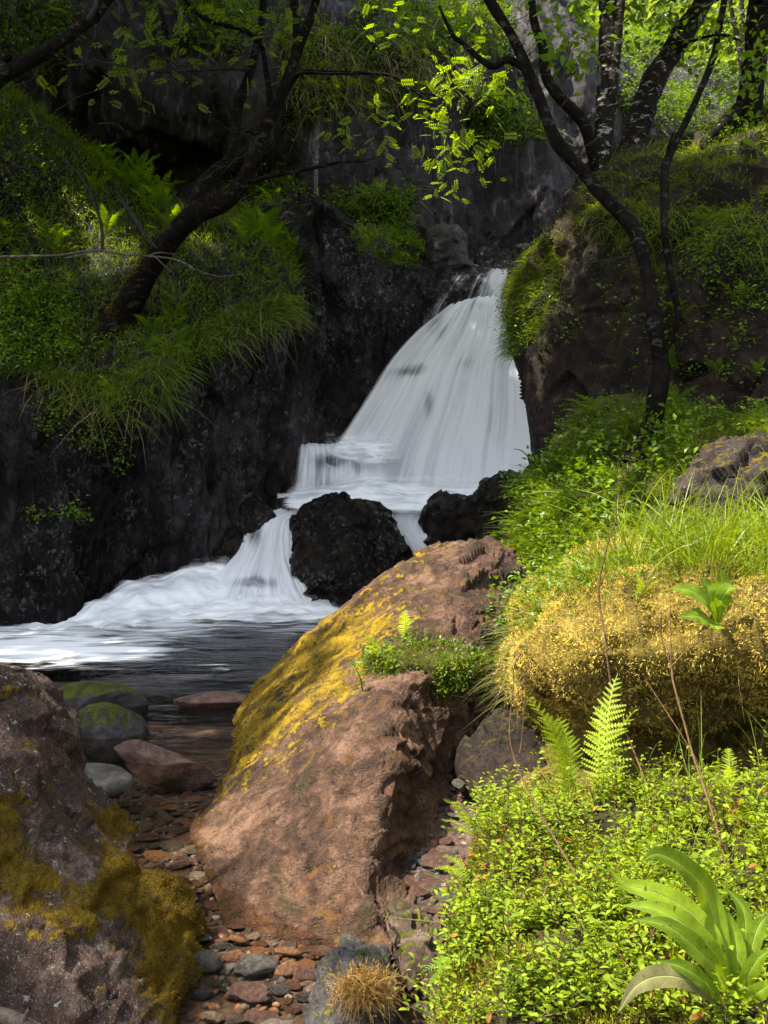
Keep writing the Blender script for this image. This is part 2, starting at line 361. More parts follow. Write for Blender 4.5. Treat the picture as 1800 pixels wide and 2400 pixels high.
def water_veil(name, across=26.0, along=1.3, lo=.30, hi=.62, base=.92, edge=.10, gaps='gap', tone=(.92, .92, .94), ends=(.07, .14), soft=(.375, .52)):
    """fast white water: fine threads along the fall, thin where the rock shows through"""
    t = NT(name); tc = t.n('TexCoord'); mp = t.n('Mapping'); t.t.links.new(tc.outputs['UV'], mp.inputs[0]); mp.inputs['Scale'].default_value = (across, along, 1)
    mp2 = t.n('Mapping'); t.t.links.new(tc.outputs['UV'], mp2.inputs[0]); mp2.inputs['Scale'].default_value = (across * .22, along * 1.1, 1)
    a = t.noise(mp.outputs[0], 1.0, 5, .62, .15); b = t.noise(mp2.outputs[0], 1.0, 4, .6, .2)
    mp3 = t.n('Mapping'); t.t.links.new(tc.outputs['UV'], mp3.inputs[0]); mp3.inputs['Scale'].default_value = (across * .12, along * 2.4, 1); e = t.noise(mp3.outputs[0], 1.0, 4, .6, .5)
    thr = t.math('ADD', t.math('MULTIPLY', a, .42), t.math('ADD', t.math('MULTIPLY', b, .33), t.math('MULTIPLY', e, .25)))
    cthr = t.math('SUBTRACT', thr, t.math('MULTIPLY', t.attr(gaps), .10))
    al = t.rng(t.math('SUBTRACT', thr, t.math('MULTIPLY', t.attr(gaps), .55)), lo, hi)
    x = t.n('SeparateXYZ'); t.t.links.new(tc.outputs['UV'], x.inputs[0])
    ea = t.math('MULTIPLY', t.rng(x.outputs[0], 0, edge), t.rng(x.outputs[0], 1, 1 - edge))
    eb = t.math('MULTIPLY', t.rng(x.outputs[1], 0, ends[0]), t.rng(x.outputs[1], 1, 1 - ends[1]))
    jag = t.math('ADD', t.math('MULTIPLY', ea, eb), t.math('MULTIPLY', t.math('SUBTRACT', a, .5), .5))
    al = t.math('MULTIPLY', t.math('MULTIPLY', al, base), t.rng(jag, .12, .6))
    col = t.mix(t.rng(cthr, soft[0], soft[1]), (.62, .64, .68), tone)
    d = t.n('BsdfPrincipled'); t.set(d.inputs['Base Color'], col); d.inputs['Roughness'].default_value = .55; d.inputs['Specular IOR Level'].default_value = .2
    t.set(d.inputs['Normal'], t.bump(thr, .07, .04))
    tl = t.n('BsdfTranslucent', i_Color=(.8, .83, .88)); m0 = t.n('MixShader', i_0=.25); t.set(m0.inputs[1], d.outputs[0]); t.set(m0.inputs[2], tl.outputs[0])
    tr = t.n('BsdfTransparent'); m = t.n('MixShader'); t.set(m.inputs[0], al); t.set(m.inputs[1], tr.outputs[0]); t.set(m.inputs[2], m0.outputs[0]); return t.done(m)
def foam_mat(name):
    """churned white water: soft, drawn out along the current (uv x), fading at its rims"""
    t = NT(name); tc = t.n('TexCoord'); mp = t.n('Mapping'); t.t.links.new(tc.outputs['UV'], mp.inputs[0]); mp.inputs['Scale'].default_value = (5, 11, 1); mp.inputs['Rotation'].default_value = (0, 0, .12)
    a = t.noise(mp.outputs[0], 1.0, 4, .55, .5); b = t.noise(t.coord((1, 1.4, 1.4)), 1.4, 4, .6, .6)
    n = t.math('ADD', t.math('MULTIPLY', a, .6), t.math('MULTIPLY', b, .4))
    k = t.math('ADD', t.attr('foam'), t.math('MULTIPLY', t.math('SUBTRACT', n, .5), 1.6))
    al = t.rng(k, .12, .95)
    col = t.mix(t.rng(n, .38, .56), (.66, .68, .72), (.90, .90, .92))
    d = t.n('BsdfDiffuse'); t.set(d.inputs[0], col); t.set(d.inputs['Normal'], t.bump(n, .3, .15)); tr = t.n('BsdfTransparent'); m = t.n('MixShader'); t.set(m.inputs[0], al); t.set(m.inputs[1], tr.outputs[0]); t.set(m.inputs[2], d.outputs[0]); return t.done(m)
def stream_mat(name):
    """clear brown-tinted water; foam attribute whitens it"""
    t = NT(name); c = t.coord((1, 1.8, 1)); a = t.noise(c, 1.4, 4, .6, .6); b = t.noise(c, 6, 4, .6)
    h = t.math('ADD', t.math('MULTIPLY', a, .7), t.math('MULTIPLY', b, .25))
    nrm = t.bump(h, .35, .12)
    dep = t.attr('deep')
    tcol = t.mix(dep, (.92, .86, .78), (.10, .085, .07))
    tr = t.n('BsdfTransparent'); t.set(tr.inputs[0], tcol)
    gl = t.n('BsdfGlossy', i_Roughness=.12); t.set(gl.inputs['Normal'], nrm)
    fr = t.n('Fresnel', i_IOR=1.33); t.set(fr.inputs['Normal'], nrm)
    m = t.n('MixShader'); t.set(m.inputs[0], t.math('MULTIPLY', fr, .55)); t.set(m.inputs[1], tr.outputs[0]); t.set(m.inputs[2], gl.outputs[0])
    fs = t.noise(t.coord((.7, 2.4, 1), (0, 0, -.25)), 1.5, 6, .62, 1.0)
    k = t.rng(t.math('ADD', t.attr('foam'), t.math('MULTIPLY', t.math('SUBTRACT', fs, .5), 2.2)), .45, 1.25)
    df = t.n('BsdfDiffuse', i_Color=(.80, .82, .86)); m2 = t.n('MixShader'); t.set(m2.inputs[0], k); t.set(m2.inputs[1], m.outputs[0]); t.set(m2.inputs[2], df.outputs[0]); return t.done(m2)

M = {}
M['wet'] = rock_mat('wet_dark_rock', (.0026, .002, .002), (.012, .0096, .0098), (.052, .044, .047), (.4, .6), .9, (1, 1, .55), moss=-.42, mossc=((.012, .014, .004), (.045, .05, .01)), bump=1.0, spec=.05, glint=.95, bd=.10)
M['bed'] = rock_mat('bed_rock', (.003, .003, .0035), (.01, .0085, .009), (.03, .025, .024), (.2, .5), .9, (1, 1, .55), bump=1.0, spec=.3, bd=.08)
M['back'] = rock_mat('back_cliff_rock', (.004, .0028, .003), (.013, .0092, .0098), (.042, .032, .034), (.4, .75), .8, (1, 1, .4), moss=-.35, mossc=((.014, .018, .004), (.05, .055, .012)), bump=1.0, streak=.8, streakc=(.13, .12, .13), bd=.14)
M['redrock'] = rock_mat('red_brown_rock', (.004, .0024, .0018), (.016, .009, .0066), (.05, .029, .021), (.5, .8), 1.2, moss=-.22, mossc=((.02, .024, .004), (.08, .075, .012)), bump=1.0, bd=.10)
M['darksoil'] = rock_mat('leaf_litter_ground', (.010, .008, .004), (.03, .024, .008), (.07, .055, .018), (.85, .95), 4, bump=1.0, bd=.03)
M['soil'] = rock_mat('mossy_ground', (.012, .012, .004), (.03, .032, .008), (.06, .06, .014), (.8, .95), 2, moss=.1, mossc=((.022, .03, .005), (.075, .075, .012)), bump=1.0, bd=.06)
M['slab'] = rock_mat('slab_rock', (.012, .006, .0035), (.058, .029, .0175), (.175, .10, .066), (.45, .75), 2.2, (1, 1, 1.7), (0, .6, .25), attr_moss=True, mossc=((.045, .03, .003), (.38, .25, .010)), bump=1.0, rust=(.11, .05, .014), algae=(.026, .021, .006), bd=.05)
M['lboulder'] = rock_mat('lichen_boulder_rock', (.011, .006, .0045), (.058, .030, .021), (.20, .14, .112), (.6, .85), 3, attr_moss=True, mossc=((.03, .02, .002), (.19, .12, .008)), bump=1.0, lichen=.75, bd=.035)
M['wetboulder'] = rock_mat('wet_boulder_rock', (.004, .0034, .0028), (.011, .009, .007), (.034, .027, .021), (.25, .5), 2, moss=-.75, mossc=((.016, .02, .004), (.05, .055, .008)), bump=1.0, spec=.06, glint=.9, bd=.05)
M['mossrock'] = rock_mat('mossy_stream_rock', (.012, .011, .011), (.035, .03, .031), (.10, .085, .088), (.35, .7), 4, moss=-.22, mossc=((.018, .024, .002), (.10, .11, .008)), bump=1.0, bd=.03)
M['stream'] = stream_mat('stream_water'); M['foam'] = foam_mat('foam_water')
M['veil4'] = water_veil('cascade_water', 24, .8, .06, .42, .97, .14, 'gap', (.92, .92, .94), (.08, .2), (.33, .49))
M['veil3'] = water_veil('side_curtain_water', 26, .8, .05, .42, .96, .22)
M['veil'] = water_veil('falling_water', 30, .7, .06, .38, .985, .10, 'gap', (.92, .92, .94), (.03, .14))
M['veil2'] = water_veil('thin_falling_water', 22, 1.0, .40, .66, .8, .3)
M['ochre'] = rock_mat('ochre_moss_ground', (.05, .035, .007), (.15, .11, .018), (.34, .26, .05), (.85, .95), 6, bump=1.0, bd=.03)
M['darkangular'] = rock_mat('dark_angular_rock', (.005, .0036, .003), (.015, .0095, .007), (.048, .029, .02), (.4, .7), 4, moss=-.6, mossc=((.02, .022, .003), (.08, .08, .01)), bump=1.0, bd=.03)
M['lboulder2'] = rock_mat('brown_lichen_rock', (.006, .0045, .004), (.019, .0135, .011), (.055, .04, .033), (.6, .85), 3, moss=-.35, mossc=((.04, .028, .003), (.14, .10, .008)), bump=1.0, lichen=.25, bd=.03)
M['greyspot'] = rock_mat('grey_rock_with_moss_spots', (.02, .019, .02), (.07, .066, .066), (.17, .16, .155), (.4, .7), 5, moss=-.62, mossc=((.03, .035, .003), (.13, .14, .01)), bump=1.0, bd=.02)
M['bedstone'] = rock_mat('stream_bed_gravel', (.03, .022, .018), (.10, .065, .05), (.22, .15, .12), (.4, .7), 8, bump=1.0, bd=.02)
# ------------------------------------------------------------ the setting
def dsp(a1, s1, a2, s2, a3=0, s3=1, st=(1, 1, 1), seed=0):
    st = np.array(st)
    def f(G, N, s, t):
        q = G * st + seed
        r = a1 * fbm(q * s1, 3) + a2 * facet(q * s2)
        if a3: r = r + a3 * fbm(q * s3, 4, .55, ridged=True)
        return r
    return f
# the stream bed and a wide ground sheet under everything
gx = np.linspace(-6, 6, 90); gy = np.linspace(.5, 19, 140); X, Y_ = np.meshgrid(gx, gy)
Z = -.10 - .30 * sm(4.5, 7.5, Y_) - .7 * sm(8, 11, Y_) + .08 * sm(3.9, 3.0, Y_) + .05 * fbm(np.stack([X, Y_, 0 * X], -1) * 1.3, 3) + .02 * fbm(np.stack([X, Y_, 0 * X], -1) * 6, 3)
BED = Surf(); BED.G = np.stack([X, Y_, Z], -1); BED.N = gridnormals(BED.G); BED.N *= np.sign(BED.N[..., 2:])
tag(link('stream_bed', mesh('stream_bed', BED.G, gridfaces(140, 90), M['bedstone'])), kind='structure')
tag(link('ground', mesh('ground', [(-300, -300, -1.6), (300, -300, -1.6), (300, 300, -1.6), (-300, 300, -1.6)], np.array([[0, 1, 2, 3]]), M['soil'])), kind='structure')
# water surface of pool and stream
gx = np.linspace(-5.6, 4.2, 260); gy = np.linspace(1.2, 16.6, 360); X, Y_ = np.meshgrid(gx, gy); q = np.stack([X, Y_ * 1.6, 0 * X], -1)
Zw = .012 * fbm(q * 1.1, 3) * sm(4, 8, Y_) + .05 * fbm(q * .9 + 9, 3) * sm(9.5, 12, Y_)
deep = sm(6.8, 10.5, Y_ + .4 * fbm(q * .5, 2))
uu, vv = UV(np.stack([X, Y_, Zw], -1))
foam = .95 * sm(620, 120, uu) * sm(1640, 1500, vv) + .85 * sm(1540, 1430, vv) * sm(250, 400, uu) - .25 * sm(1560, 1680, vv) + .25 * np.exp(-((vv - 1560 - .06 * (uu - 560)) / 14.) ** 2) * 1.7 * sm(410, 500, uu) * sm(660, 560, uu) + .5 * np.exp(-((vv - 1530 - .03 * (uu - 300)) / 22.) ** 2) * sm(500, 300, uu)
tag(link('stream_water', mesh('stream_water', np.stack([X, Y_, Zw], -1), gridfaces(360, 260), M['stream'], {'deep': deep, 'foam': foam})), kind='structure')

# back cliff
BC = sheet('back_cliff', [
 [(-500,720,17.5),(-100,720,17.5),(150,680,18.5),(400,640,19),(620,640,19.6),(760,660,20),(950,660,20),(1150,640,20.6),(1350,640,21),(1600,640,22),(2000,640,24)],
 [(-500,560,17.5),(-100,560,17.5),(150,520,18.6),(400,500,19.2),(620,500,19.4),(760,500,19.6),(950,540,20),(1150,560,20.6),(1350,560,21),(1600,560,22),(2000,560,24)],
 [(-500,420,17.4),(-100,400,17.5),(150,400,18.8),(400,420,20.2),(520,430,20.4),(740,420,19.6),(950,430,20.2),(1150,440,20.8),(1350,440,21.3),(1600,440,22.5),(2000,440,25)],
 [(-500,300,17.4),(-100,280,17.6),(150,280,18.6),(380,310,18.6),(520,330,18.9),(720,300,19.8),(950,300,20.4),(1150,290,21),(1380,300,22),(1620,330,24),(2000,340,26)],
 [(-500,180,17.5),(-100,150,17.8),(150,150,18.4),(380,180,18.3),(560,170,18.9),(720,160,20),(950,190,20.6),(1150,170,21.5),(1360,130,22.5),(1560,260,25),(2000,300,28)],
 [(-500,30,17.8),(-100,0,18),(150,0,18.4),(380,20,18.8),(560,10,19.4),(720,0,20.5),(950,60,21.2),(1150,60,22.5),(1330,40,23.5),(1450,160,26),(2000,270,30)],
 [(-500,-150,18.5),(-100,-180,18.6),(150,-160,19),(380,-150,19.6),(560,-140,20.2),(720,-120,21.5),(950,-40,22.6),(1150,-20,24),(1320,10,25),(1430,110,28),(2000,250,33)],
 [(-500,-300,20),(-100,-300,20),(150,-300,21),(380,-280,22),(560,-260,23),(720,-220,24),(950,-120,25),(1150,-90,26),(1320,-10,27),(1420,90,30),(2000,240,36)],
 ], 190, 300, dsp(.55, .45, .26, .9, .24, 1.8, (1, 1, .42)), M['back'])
# far wooded hillside seen through the gap, top right
HILL = sheet('far_hillside', [
 [(1250,420,33),(1500,420,33),(1800,420,33),(2200,420,33)],
 [(1250,200,37),(1500,200,37),(1800,200,37),(2200,200,37)],
 [(1250,0,43),(1500,0,43),(1800,0,43),(2200,0,43)],
 [(1250,-300,52),(1500,-300,52),(1800,-300,52),(2200,-300,52)]], 60, 80, dsp(1.2, .2, .3, .5), M['soil'])
# rock bed behind the waterfall, with the wet buttress left of it
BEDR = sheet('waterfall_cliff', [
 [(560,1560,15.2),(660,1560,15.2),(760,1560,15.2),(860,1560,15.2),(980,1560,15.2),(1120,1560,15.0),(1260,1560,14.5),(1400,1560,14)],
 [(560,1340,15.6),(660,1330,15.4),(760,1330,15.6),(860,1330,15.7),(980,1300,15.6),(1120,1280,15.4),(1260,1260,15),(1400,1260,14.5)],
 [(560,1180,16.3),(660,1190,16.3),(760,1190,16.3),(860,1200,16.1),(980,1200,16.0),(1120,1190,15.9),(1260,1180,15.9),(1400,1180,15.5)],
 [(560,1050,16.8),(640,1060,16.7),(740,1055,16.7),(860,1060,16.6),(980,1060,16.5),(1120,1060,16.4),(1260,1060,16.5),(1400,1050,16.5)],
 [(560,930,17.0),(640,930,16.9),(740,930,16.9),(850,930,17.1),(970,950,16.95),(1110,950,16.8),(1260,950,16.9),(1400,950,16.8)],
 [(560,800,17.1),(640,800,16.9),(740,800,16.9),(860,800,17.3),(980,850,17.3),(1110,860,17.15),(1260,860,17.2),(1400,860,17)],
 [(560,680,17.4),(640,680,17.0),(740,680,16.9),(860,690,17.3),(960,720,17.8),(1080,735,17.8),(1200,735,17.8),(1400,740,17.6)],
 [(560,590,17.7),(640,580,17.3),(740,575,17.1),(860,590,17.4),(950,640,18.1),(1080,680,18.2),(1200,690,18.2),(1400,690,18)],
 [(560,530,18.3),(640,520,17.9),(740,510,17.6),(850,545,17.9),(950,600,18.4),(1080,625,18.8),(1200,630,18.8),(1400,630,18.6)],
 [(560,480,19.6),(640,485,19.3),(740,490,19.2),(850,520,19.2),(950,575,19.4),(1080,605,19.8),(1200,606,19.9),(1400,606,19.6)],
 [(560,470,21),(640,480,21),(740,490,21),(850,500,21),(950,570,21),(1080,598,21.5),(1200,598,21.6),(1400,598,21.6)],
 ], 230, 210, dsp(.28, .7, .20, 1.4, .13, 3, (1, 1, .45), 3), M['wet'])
# left wall with its grassy ledge
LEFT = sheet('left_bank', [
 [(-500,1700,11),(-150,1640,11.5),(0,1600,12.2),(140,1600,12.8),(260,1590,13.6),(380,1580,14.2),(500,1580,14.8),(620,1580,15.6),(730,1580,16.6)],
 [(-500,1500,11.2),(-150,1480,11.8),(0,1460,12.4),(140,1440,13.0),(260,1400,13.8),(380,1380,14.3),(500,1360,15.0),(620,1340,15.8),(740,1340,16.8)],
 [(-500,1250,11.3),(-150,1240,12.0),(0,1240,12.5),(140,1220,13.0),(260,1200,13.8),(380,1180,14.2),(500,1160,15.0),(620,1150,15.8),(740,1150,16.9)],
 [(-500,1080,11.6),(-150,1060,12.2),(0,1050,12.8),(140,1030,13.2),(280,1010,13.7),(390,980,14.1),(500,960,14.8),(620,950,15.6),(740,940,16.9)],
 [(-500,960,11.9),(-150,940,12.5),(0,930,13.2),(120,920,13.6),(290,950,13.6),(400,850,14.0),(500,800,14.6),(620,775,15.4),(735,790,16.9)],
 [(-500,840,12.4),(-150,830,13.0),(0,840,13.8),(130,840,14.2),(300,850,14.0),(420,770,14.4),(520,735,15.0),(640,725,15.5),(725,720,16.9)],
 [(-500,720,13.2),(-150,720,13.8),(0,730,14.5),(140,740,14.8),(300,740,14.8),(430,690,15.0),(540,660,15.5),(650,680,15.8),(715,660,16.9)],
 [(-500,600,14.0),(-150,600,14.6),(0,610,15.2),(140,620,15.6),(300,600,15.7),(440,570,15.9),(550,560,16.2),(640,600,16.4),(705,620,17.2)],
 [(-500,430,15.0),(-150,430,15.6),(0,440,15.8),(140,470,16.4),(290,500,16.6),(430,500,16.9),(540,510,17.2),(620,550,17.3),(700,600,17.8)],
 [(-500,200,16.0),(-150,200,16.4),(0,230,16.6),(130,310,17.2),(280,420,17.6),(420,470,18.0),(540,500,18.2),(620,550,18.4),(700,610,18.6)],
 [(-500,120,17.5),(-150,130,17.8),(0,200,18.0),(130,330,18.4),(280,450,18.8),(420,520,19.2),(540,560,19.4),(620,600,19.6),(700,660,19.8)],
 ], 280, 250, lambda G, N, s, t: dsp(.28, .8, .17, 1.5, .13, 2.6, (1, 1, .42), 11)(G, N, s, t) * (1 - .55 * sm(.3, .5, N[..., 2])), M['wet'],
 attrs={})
# right rock mass with the trees on top
RIGHT = sheet('right_bank', [
 [(1330,1180,14.5),(1290,1150,12.5),(1300,1130,11.3),(1450,1100,10.8),(1600,1080,10.2),(1800,1120,9.3),(2300,1150,8)],
 [(1330,1090,14.8),(1255,1085,13.0),(1300,1050,11.4),(1440,1020,10.9),(1600,1000,10.3),(1800,1000,9.4),(2300,1000,8)],
 [(1320,990,15),(1238,985,13.2),(1290,960,11.6),(1420,930,11.0),(1600,900,10.4),(1800,880,9.6),(2300,850,8)],
 [(1300,880,15.2),(1222,885,13.3),(1290,860,11.8),(1420,820,11.1),(1600,780,10.5),(1800,760,9.8),(2300,720,8.3)],
 [(1290,800,15.3),(1200,800,13.4),(1270,770,12.0),(1420,720,11.2),(1600,680,10.6),(1800,650,10),(2300,600,8.8)],
 [(1290,720,15.4),(1196,715,13.6),(1260,690,12.4),(1400,630,11.4),(1580,590,10.8),(1800,560,10.3),(2300,500,9.4)],
 [(1300,650,15.6),(1225,645,14.0),(1290,600,12.8),(1390,540,11.9),(1560,510,11.2),(1780,500,10.7),(2300,430,10)],
 [(1340,560,15.9),(1300,550,14.4),(1340,500,13.2),(1420,440,12.5),(1560,420,12),(1760,420,11.4),(2300,370,11)],
 [(1420,470,16.4),(1370,450,15),(1400,400,14),(1470,375,13.4),(1590,370,13),(1740,350,12.6),(2300,300,12)],
 [(1470,450,17),(1430,410,16),(1460,365,15.4),(1520,350,15),(1620,335,14.8),(1750,300,14.6),(2300,230,14)],
 [(1480,500,19),(1460,460,19),(1500,420,19),(1560,400,19),(1660,370,18.5),(1780,280,17.5),(2300,150,17)],
 ], 240, 230, lambda G, N, s, t: dsp(.24, .8, .22, 1.4, .12, 3, (1, 1, .8), 21)(G, N, s, t) * (.12 + .88 * sm(.14, .36, t)) + .05 * fbm(G * 2.5, 3), M['redrock'])
# grassy slope below the right mass
MIDR = sheet('middle_bank', [
 [(1120,1420,9.3),(1260,1440,8.6),(1400,1470,7.6),(1600,1500,6.6),(1800,1500,6.0),(2200,1500,5),(3100,1500,5)],
 [(1150,1330,9.6),(1260,1340,9.0),(1400,1340,8.2),(1600,1330,7.4),(1800,1300,6.6),(2200,1300,5.6),(3100,1300,5.6)],
 [(1190,1240,10.3),(1280,1230,9.4),(1420,1220,8.7),(1600,1200,8.0),(1800,1190,7.3),(2200,1180,6.3),(3100,1180,6.3)],
 [(1240,1130,11.2),(1300,1110,10.0),(1440,1090,9.3),(1600,1080,8.7),(1800,1080,8.2),(2200,1060,7.2),(3100,1060,7.2)],
 [(1290,1080,12.2),(1320,1020,10.8),(1430,960,10.2),(1560,970,9.6),(1700,1000,9.2),(2200,980,8.2),(3100,980,8.2)],
 [(1330,1100,13),(1360,1040,11.8),(1440,960,11.2),(1560,960,10.8),(1720,990,10.4),(2200,960,9.4),(3100,960,9.4)]], 120, 130, dsp(.16, 1.2, .08, 2.2, .03, 5, seed=31), M['soil'])
# big slab in the middle
def slab_moss(G, N, s, t):
    u, v = UV(G)
    a = sm(1000, 840, u + (v - 1500) * .6) * sm(1960, 1690, v + .6 * (u - 600)) + .12 * sm(1480, 1380, v) * sm(1000, 860, u)
    return np.clip(a, 0, 1.1) * (.62 - .30 * sm(1480, 1380, v)) + .34 * fbm(G * np.array([2.5, 1.4, 2.5]), 4) + .02
SLAB = sheet('slab', [
 [(600,1700,9.2),(740,1600,9.2),(880,1520,9.2),(1020,1450,9.2),(1120,1450,9.0),(1220,1480,8.8),(1300,1560,8.4)],
 [(620,1640,8.3),(730,1530,8.3),(860,1420,8.2),(990,1330,8.0),(1100,1300,7.8),(1200,1330,7.6),(1280,1420,7.5)],
 [(580,1640,7.5),(690,1520,7.6),(820,1415,7.5),(950,1320,7.2),(1090,1280,7.0),(1180,1305,6.9),(1260,1390,6.8)],
 [(552,1695,7.0),(640,1600,6.9),(790,1505,6.6),(950,1412,6.3),(1080,1390,6.2),(1160,1420,6.2),(1240,1490,6.2)],
 [(530,1795,5.8),(610,1690,5.9),(750,1595,5.7),(900,1530,5.5),(1010,1520,5.3),(1110,1560,5.4),(1170,1620,5.5)],
 [(490,1890,5.0),(575,1805,5.0),(700,1740,4.8),(820,1690,4.6),(930,1640,4.5),(1020,1700,4.7),(1090,1760,4.9)],
 [(450,1945,4.6),(540,1900,4.5),(650,1860,4.3),(770,1830,4.1),(900,1790,4.0),(975,1850,4.15),(1040,1890,4.3)],
 [(480,2040,4.05),(555,2015,3.95),(660,1990,3.85),(755,1970,3.75),(872,1950,3.65),(935,2000,3.75),(1000,2040,3.8)],
 [(520,2150,3.6),(610,2140,3.55),(700,2125,3.5),(775,2105,3.45),(855,2092,3.4),(910,2112,3.45),(980,2150,3.5)],
 [(540,2330,3.3),(620,2320,3.3),(720,2300,3.25),(820,2280,3.2),(920,2260,3.15),(960,2250,3.2),(1000,2260,3.3)],
 ], 290, 270, lambda G, N, s, t: (.055 * fbm(G * 1.6 + 5, 3) + .035 * facet((G @ np.array([[.9, .3, -.2], [-.3, .9, .2], [.2, -.2, .9]])) * np.array([3.2, 3.2, 5]) + 2) * (.45 + .9 * sm(.5, .7, t) + .5 * sm(.35, .2, s))
   + .016 * facet(G * 8 + 8) * (.7 + .8 * sm(.5, .65, t) + .7 * sm(.36, .22, s)) + .03 * facet((G @ np.array([[.8, .3, -.5], [-.3, .9, .2], [.5, -.2, .8]])) * np.array([2.2, 2.2, 5]) + 4) * .55 * (.55 + sm(.36, .2, s) + .8 * sm(.55, .7, t)) + .010 * fbm(G * 9, 4, .6, ridged=True)), M['slab'], attrs={'moss': slab_moss},
 kind=None, label='large reddish brown slab rock with golden moss beside the stream', cat='rock')
# big boulder, lower left corner
def lb_moss(G, N, s, t):
    u, v = UV(G)
    a = .58 * sm(170, 400, u - (v - 2100) * .35) * sm(1780, 1980, v) + .42 * np.exp(-((v - 2080 - .12 * u) / 75.) ** 2) + .42 * np.exp(-(((u - 30) / 60.) ** 2 + ((v - 1950) / 110.) ** 2)) - .25 * sm(2180, 2260, v) * sm(280, 180, u) + .12
    return a + .75 * fbm(G * 4.5, 4) + .05
LB = loft_rock('boulder', [(1565,-60,-50,3.6,.05),(1577,-260,5,3.6,.30),(1605,-420,50,3.55,.45),(1655,-520,95,3.5,.55),(1745,-560,130,3.4,.62),(1850,-580,138,3.3,.68),(1950,-600,178,3.2,.72),
  (2050,-600,250,3.1,.76),(2150,-600,318,3.0,.78),(2250,-600,378,2.95,.80),(2350,-600,420,2.9,.82),(2450,-600,455,2.85,.82),(2600,-600,480,2.8,.82)], 230, 340, M['lboulder'],
  lambda G, N, s, t: .05 * fbm(G * 2.3 + 4, 3) + .05 * facet(G * 2.6 + 1) + .028 * facet(G * 7) + .016 * fbm(G * 11, 4, .6, ridged=True) - .012 * np.maximum(0, fbm(G * 24, 2)) , 2.6, {'moss': lb_moss},
  label='large lichen-grey boulder with brown moss in the lower left corner', cat='boulder')
# mossy hummock on the near right
HUM = sheet('hummock', [
 [(1230,1900,4.9),(1200,1880,4.1),(1290,1880,3.7),(1420,1890,3.6),(1600,1890,3.5),(1800,1880,3.4),(2200,1880,3.2),(3200,1880,3.2)],
 [(1290,1760,5.0),(1270,1740,4.7),(1330,1740,4.4),(1420,1740,4.2),(1600,1740,4.1),(1800,1730,4.0),(2200,1730,3.7),(3200,1730,3.7)],
 [(1285,1665,5.0),(1250,1650,4.5),(1300,1640,4.1),(1400,1640,3.85),(1590,1655,3.8),(1800,1655,3.75),(2200,1650,3.4),(3200,1650,3.4)],
 [(1250,1570,5.0),(1208,1560,4.4),(1275,1550,3.85),(1390,1540,3.5),(1580,1540,3.4),(1800,1540,3.3),(2200,1540,3),(3200,1540,3)],
 [(1255,1500,5.1),(1228,1485,4.5),(1285,1462,4.0),(1390,1430,3.7),(1580,1420,3.5),(1800,1420,3.4),(2200,1420,3.1),(3200,1420,3.1)],
 [(1260,1430,5.3),(1240,1410,4.8),(1300,1380,4.4),(1420,1350,4.1),(1600,1330,3.9),(1800,1320,3.8),(2200,1310,3.5),(3200,1310,3.5)],
 [(1300,1410,5.7),(1300,1390,5.4),(1360,1350,5.1),(1460,1310,4.9),(1620,1280,4.7),(1800,1260,4.6),(2200,1240,4.3),(3200,1240,4.3)],
 [(1340,1440,6.3),(1350,1420,6.2),(1400,1390,6),(1500,1350,5.8),(1640,1310,5.6),(1800,1290,5.5),(2200,1270,5.2),(3200,1270,5.2)]], 150, 200, dsp(.14, 1.5, .06, 4, .02, 8, seed=41), M['ochre'], label=None)
# near bank under the bilberries
NEAR = sheet('near_bank', [
 [(930,2750,1.75),(1000,2800,1.5),(1200,2900,1.3),(1500,2900,1.2),(1800,2900,1.2),(2300,2900,1.2),(3400,2900,1.2)],
 [(960,2560,1.95),(1010,2520,1.75),(1200,2520,1.6),(1500,2520,1.5),(1800,2500,1.5),(2300,2480,1.5),(3400,2480,1.5)],
 [(1060,2400,2.25),(1090,2340,2.05),(1220,2320,1.9),(1500,2300,1.8),(1800,2280,1.8),(2300,2250,1.8),(3400,2250,1.8)],
 [(1085,2230,2.55),(1120,2170,2.35),(1240,2140,2.2),(1500,2110,2.1),(1800,2090,2.1),(2300,2060,2.1),(3400,2060,2.1)],
 [(1100,2090,2.85),(1140,2030,2.65),(1250,2000,2.5),(1500,1970,2.4),(1800,1940,2.4),(2300,1900,2.4),(3400,1900,2.4)],
 [(1110,2000,3.15),(1150,1930,2.95),(1260,1900,2.8),(1500,1880,2.7),(1800,1850,2.7),(2300,1820,2.7),(3400,1820,2.7)],
 [(1120,2020,3.4),(1170,1970,3.3),(1280,1940,3.2),(1500,1930,3.1),(1800,1910,3.1),(2300,1880,3.1),(3400,1880,3.1)]], 130, 165, dsp(.05, 2.5, .02, 6, .01, 12, seed=51), M['darksoil'])
# gully floor between slab and bank
GUL = sheet('gully', [
 [(820,2420,2.85),(950,2420,2.8),(1100,2420,2.75)],
 [(820,2260,3.2),(950,2240,3.2),(1110,2230,3.2)],
 [(880,2080,3.65),(990,2060,3.7),(1130,2050,3.7)],
 [(950,1900,4.3),(1040,1900,4.3),(1180,1890,4.3)],
 [(1010,1780,5.0),(1100,1780,5.0),(1230,1770,5.0)],
 [(1060,1690,5.8),(1150,1690,5.8),(1270,1680,5.8)],
 [(1120,1580,6.8),(1200,1580,6.8),(1310,1580,6.8)]], 70, 50, dsp(.03, 3, .02, 6, seed=61), M['bedstone'])
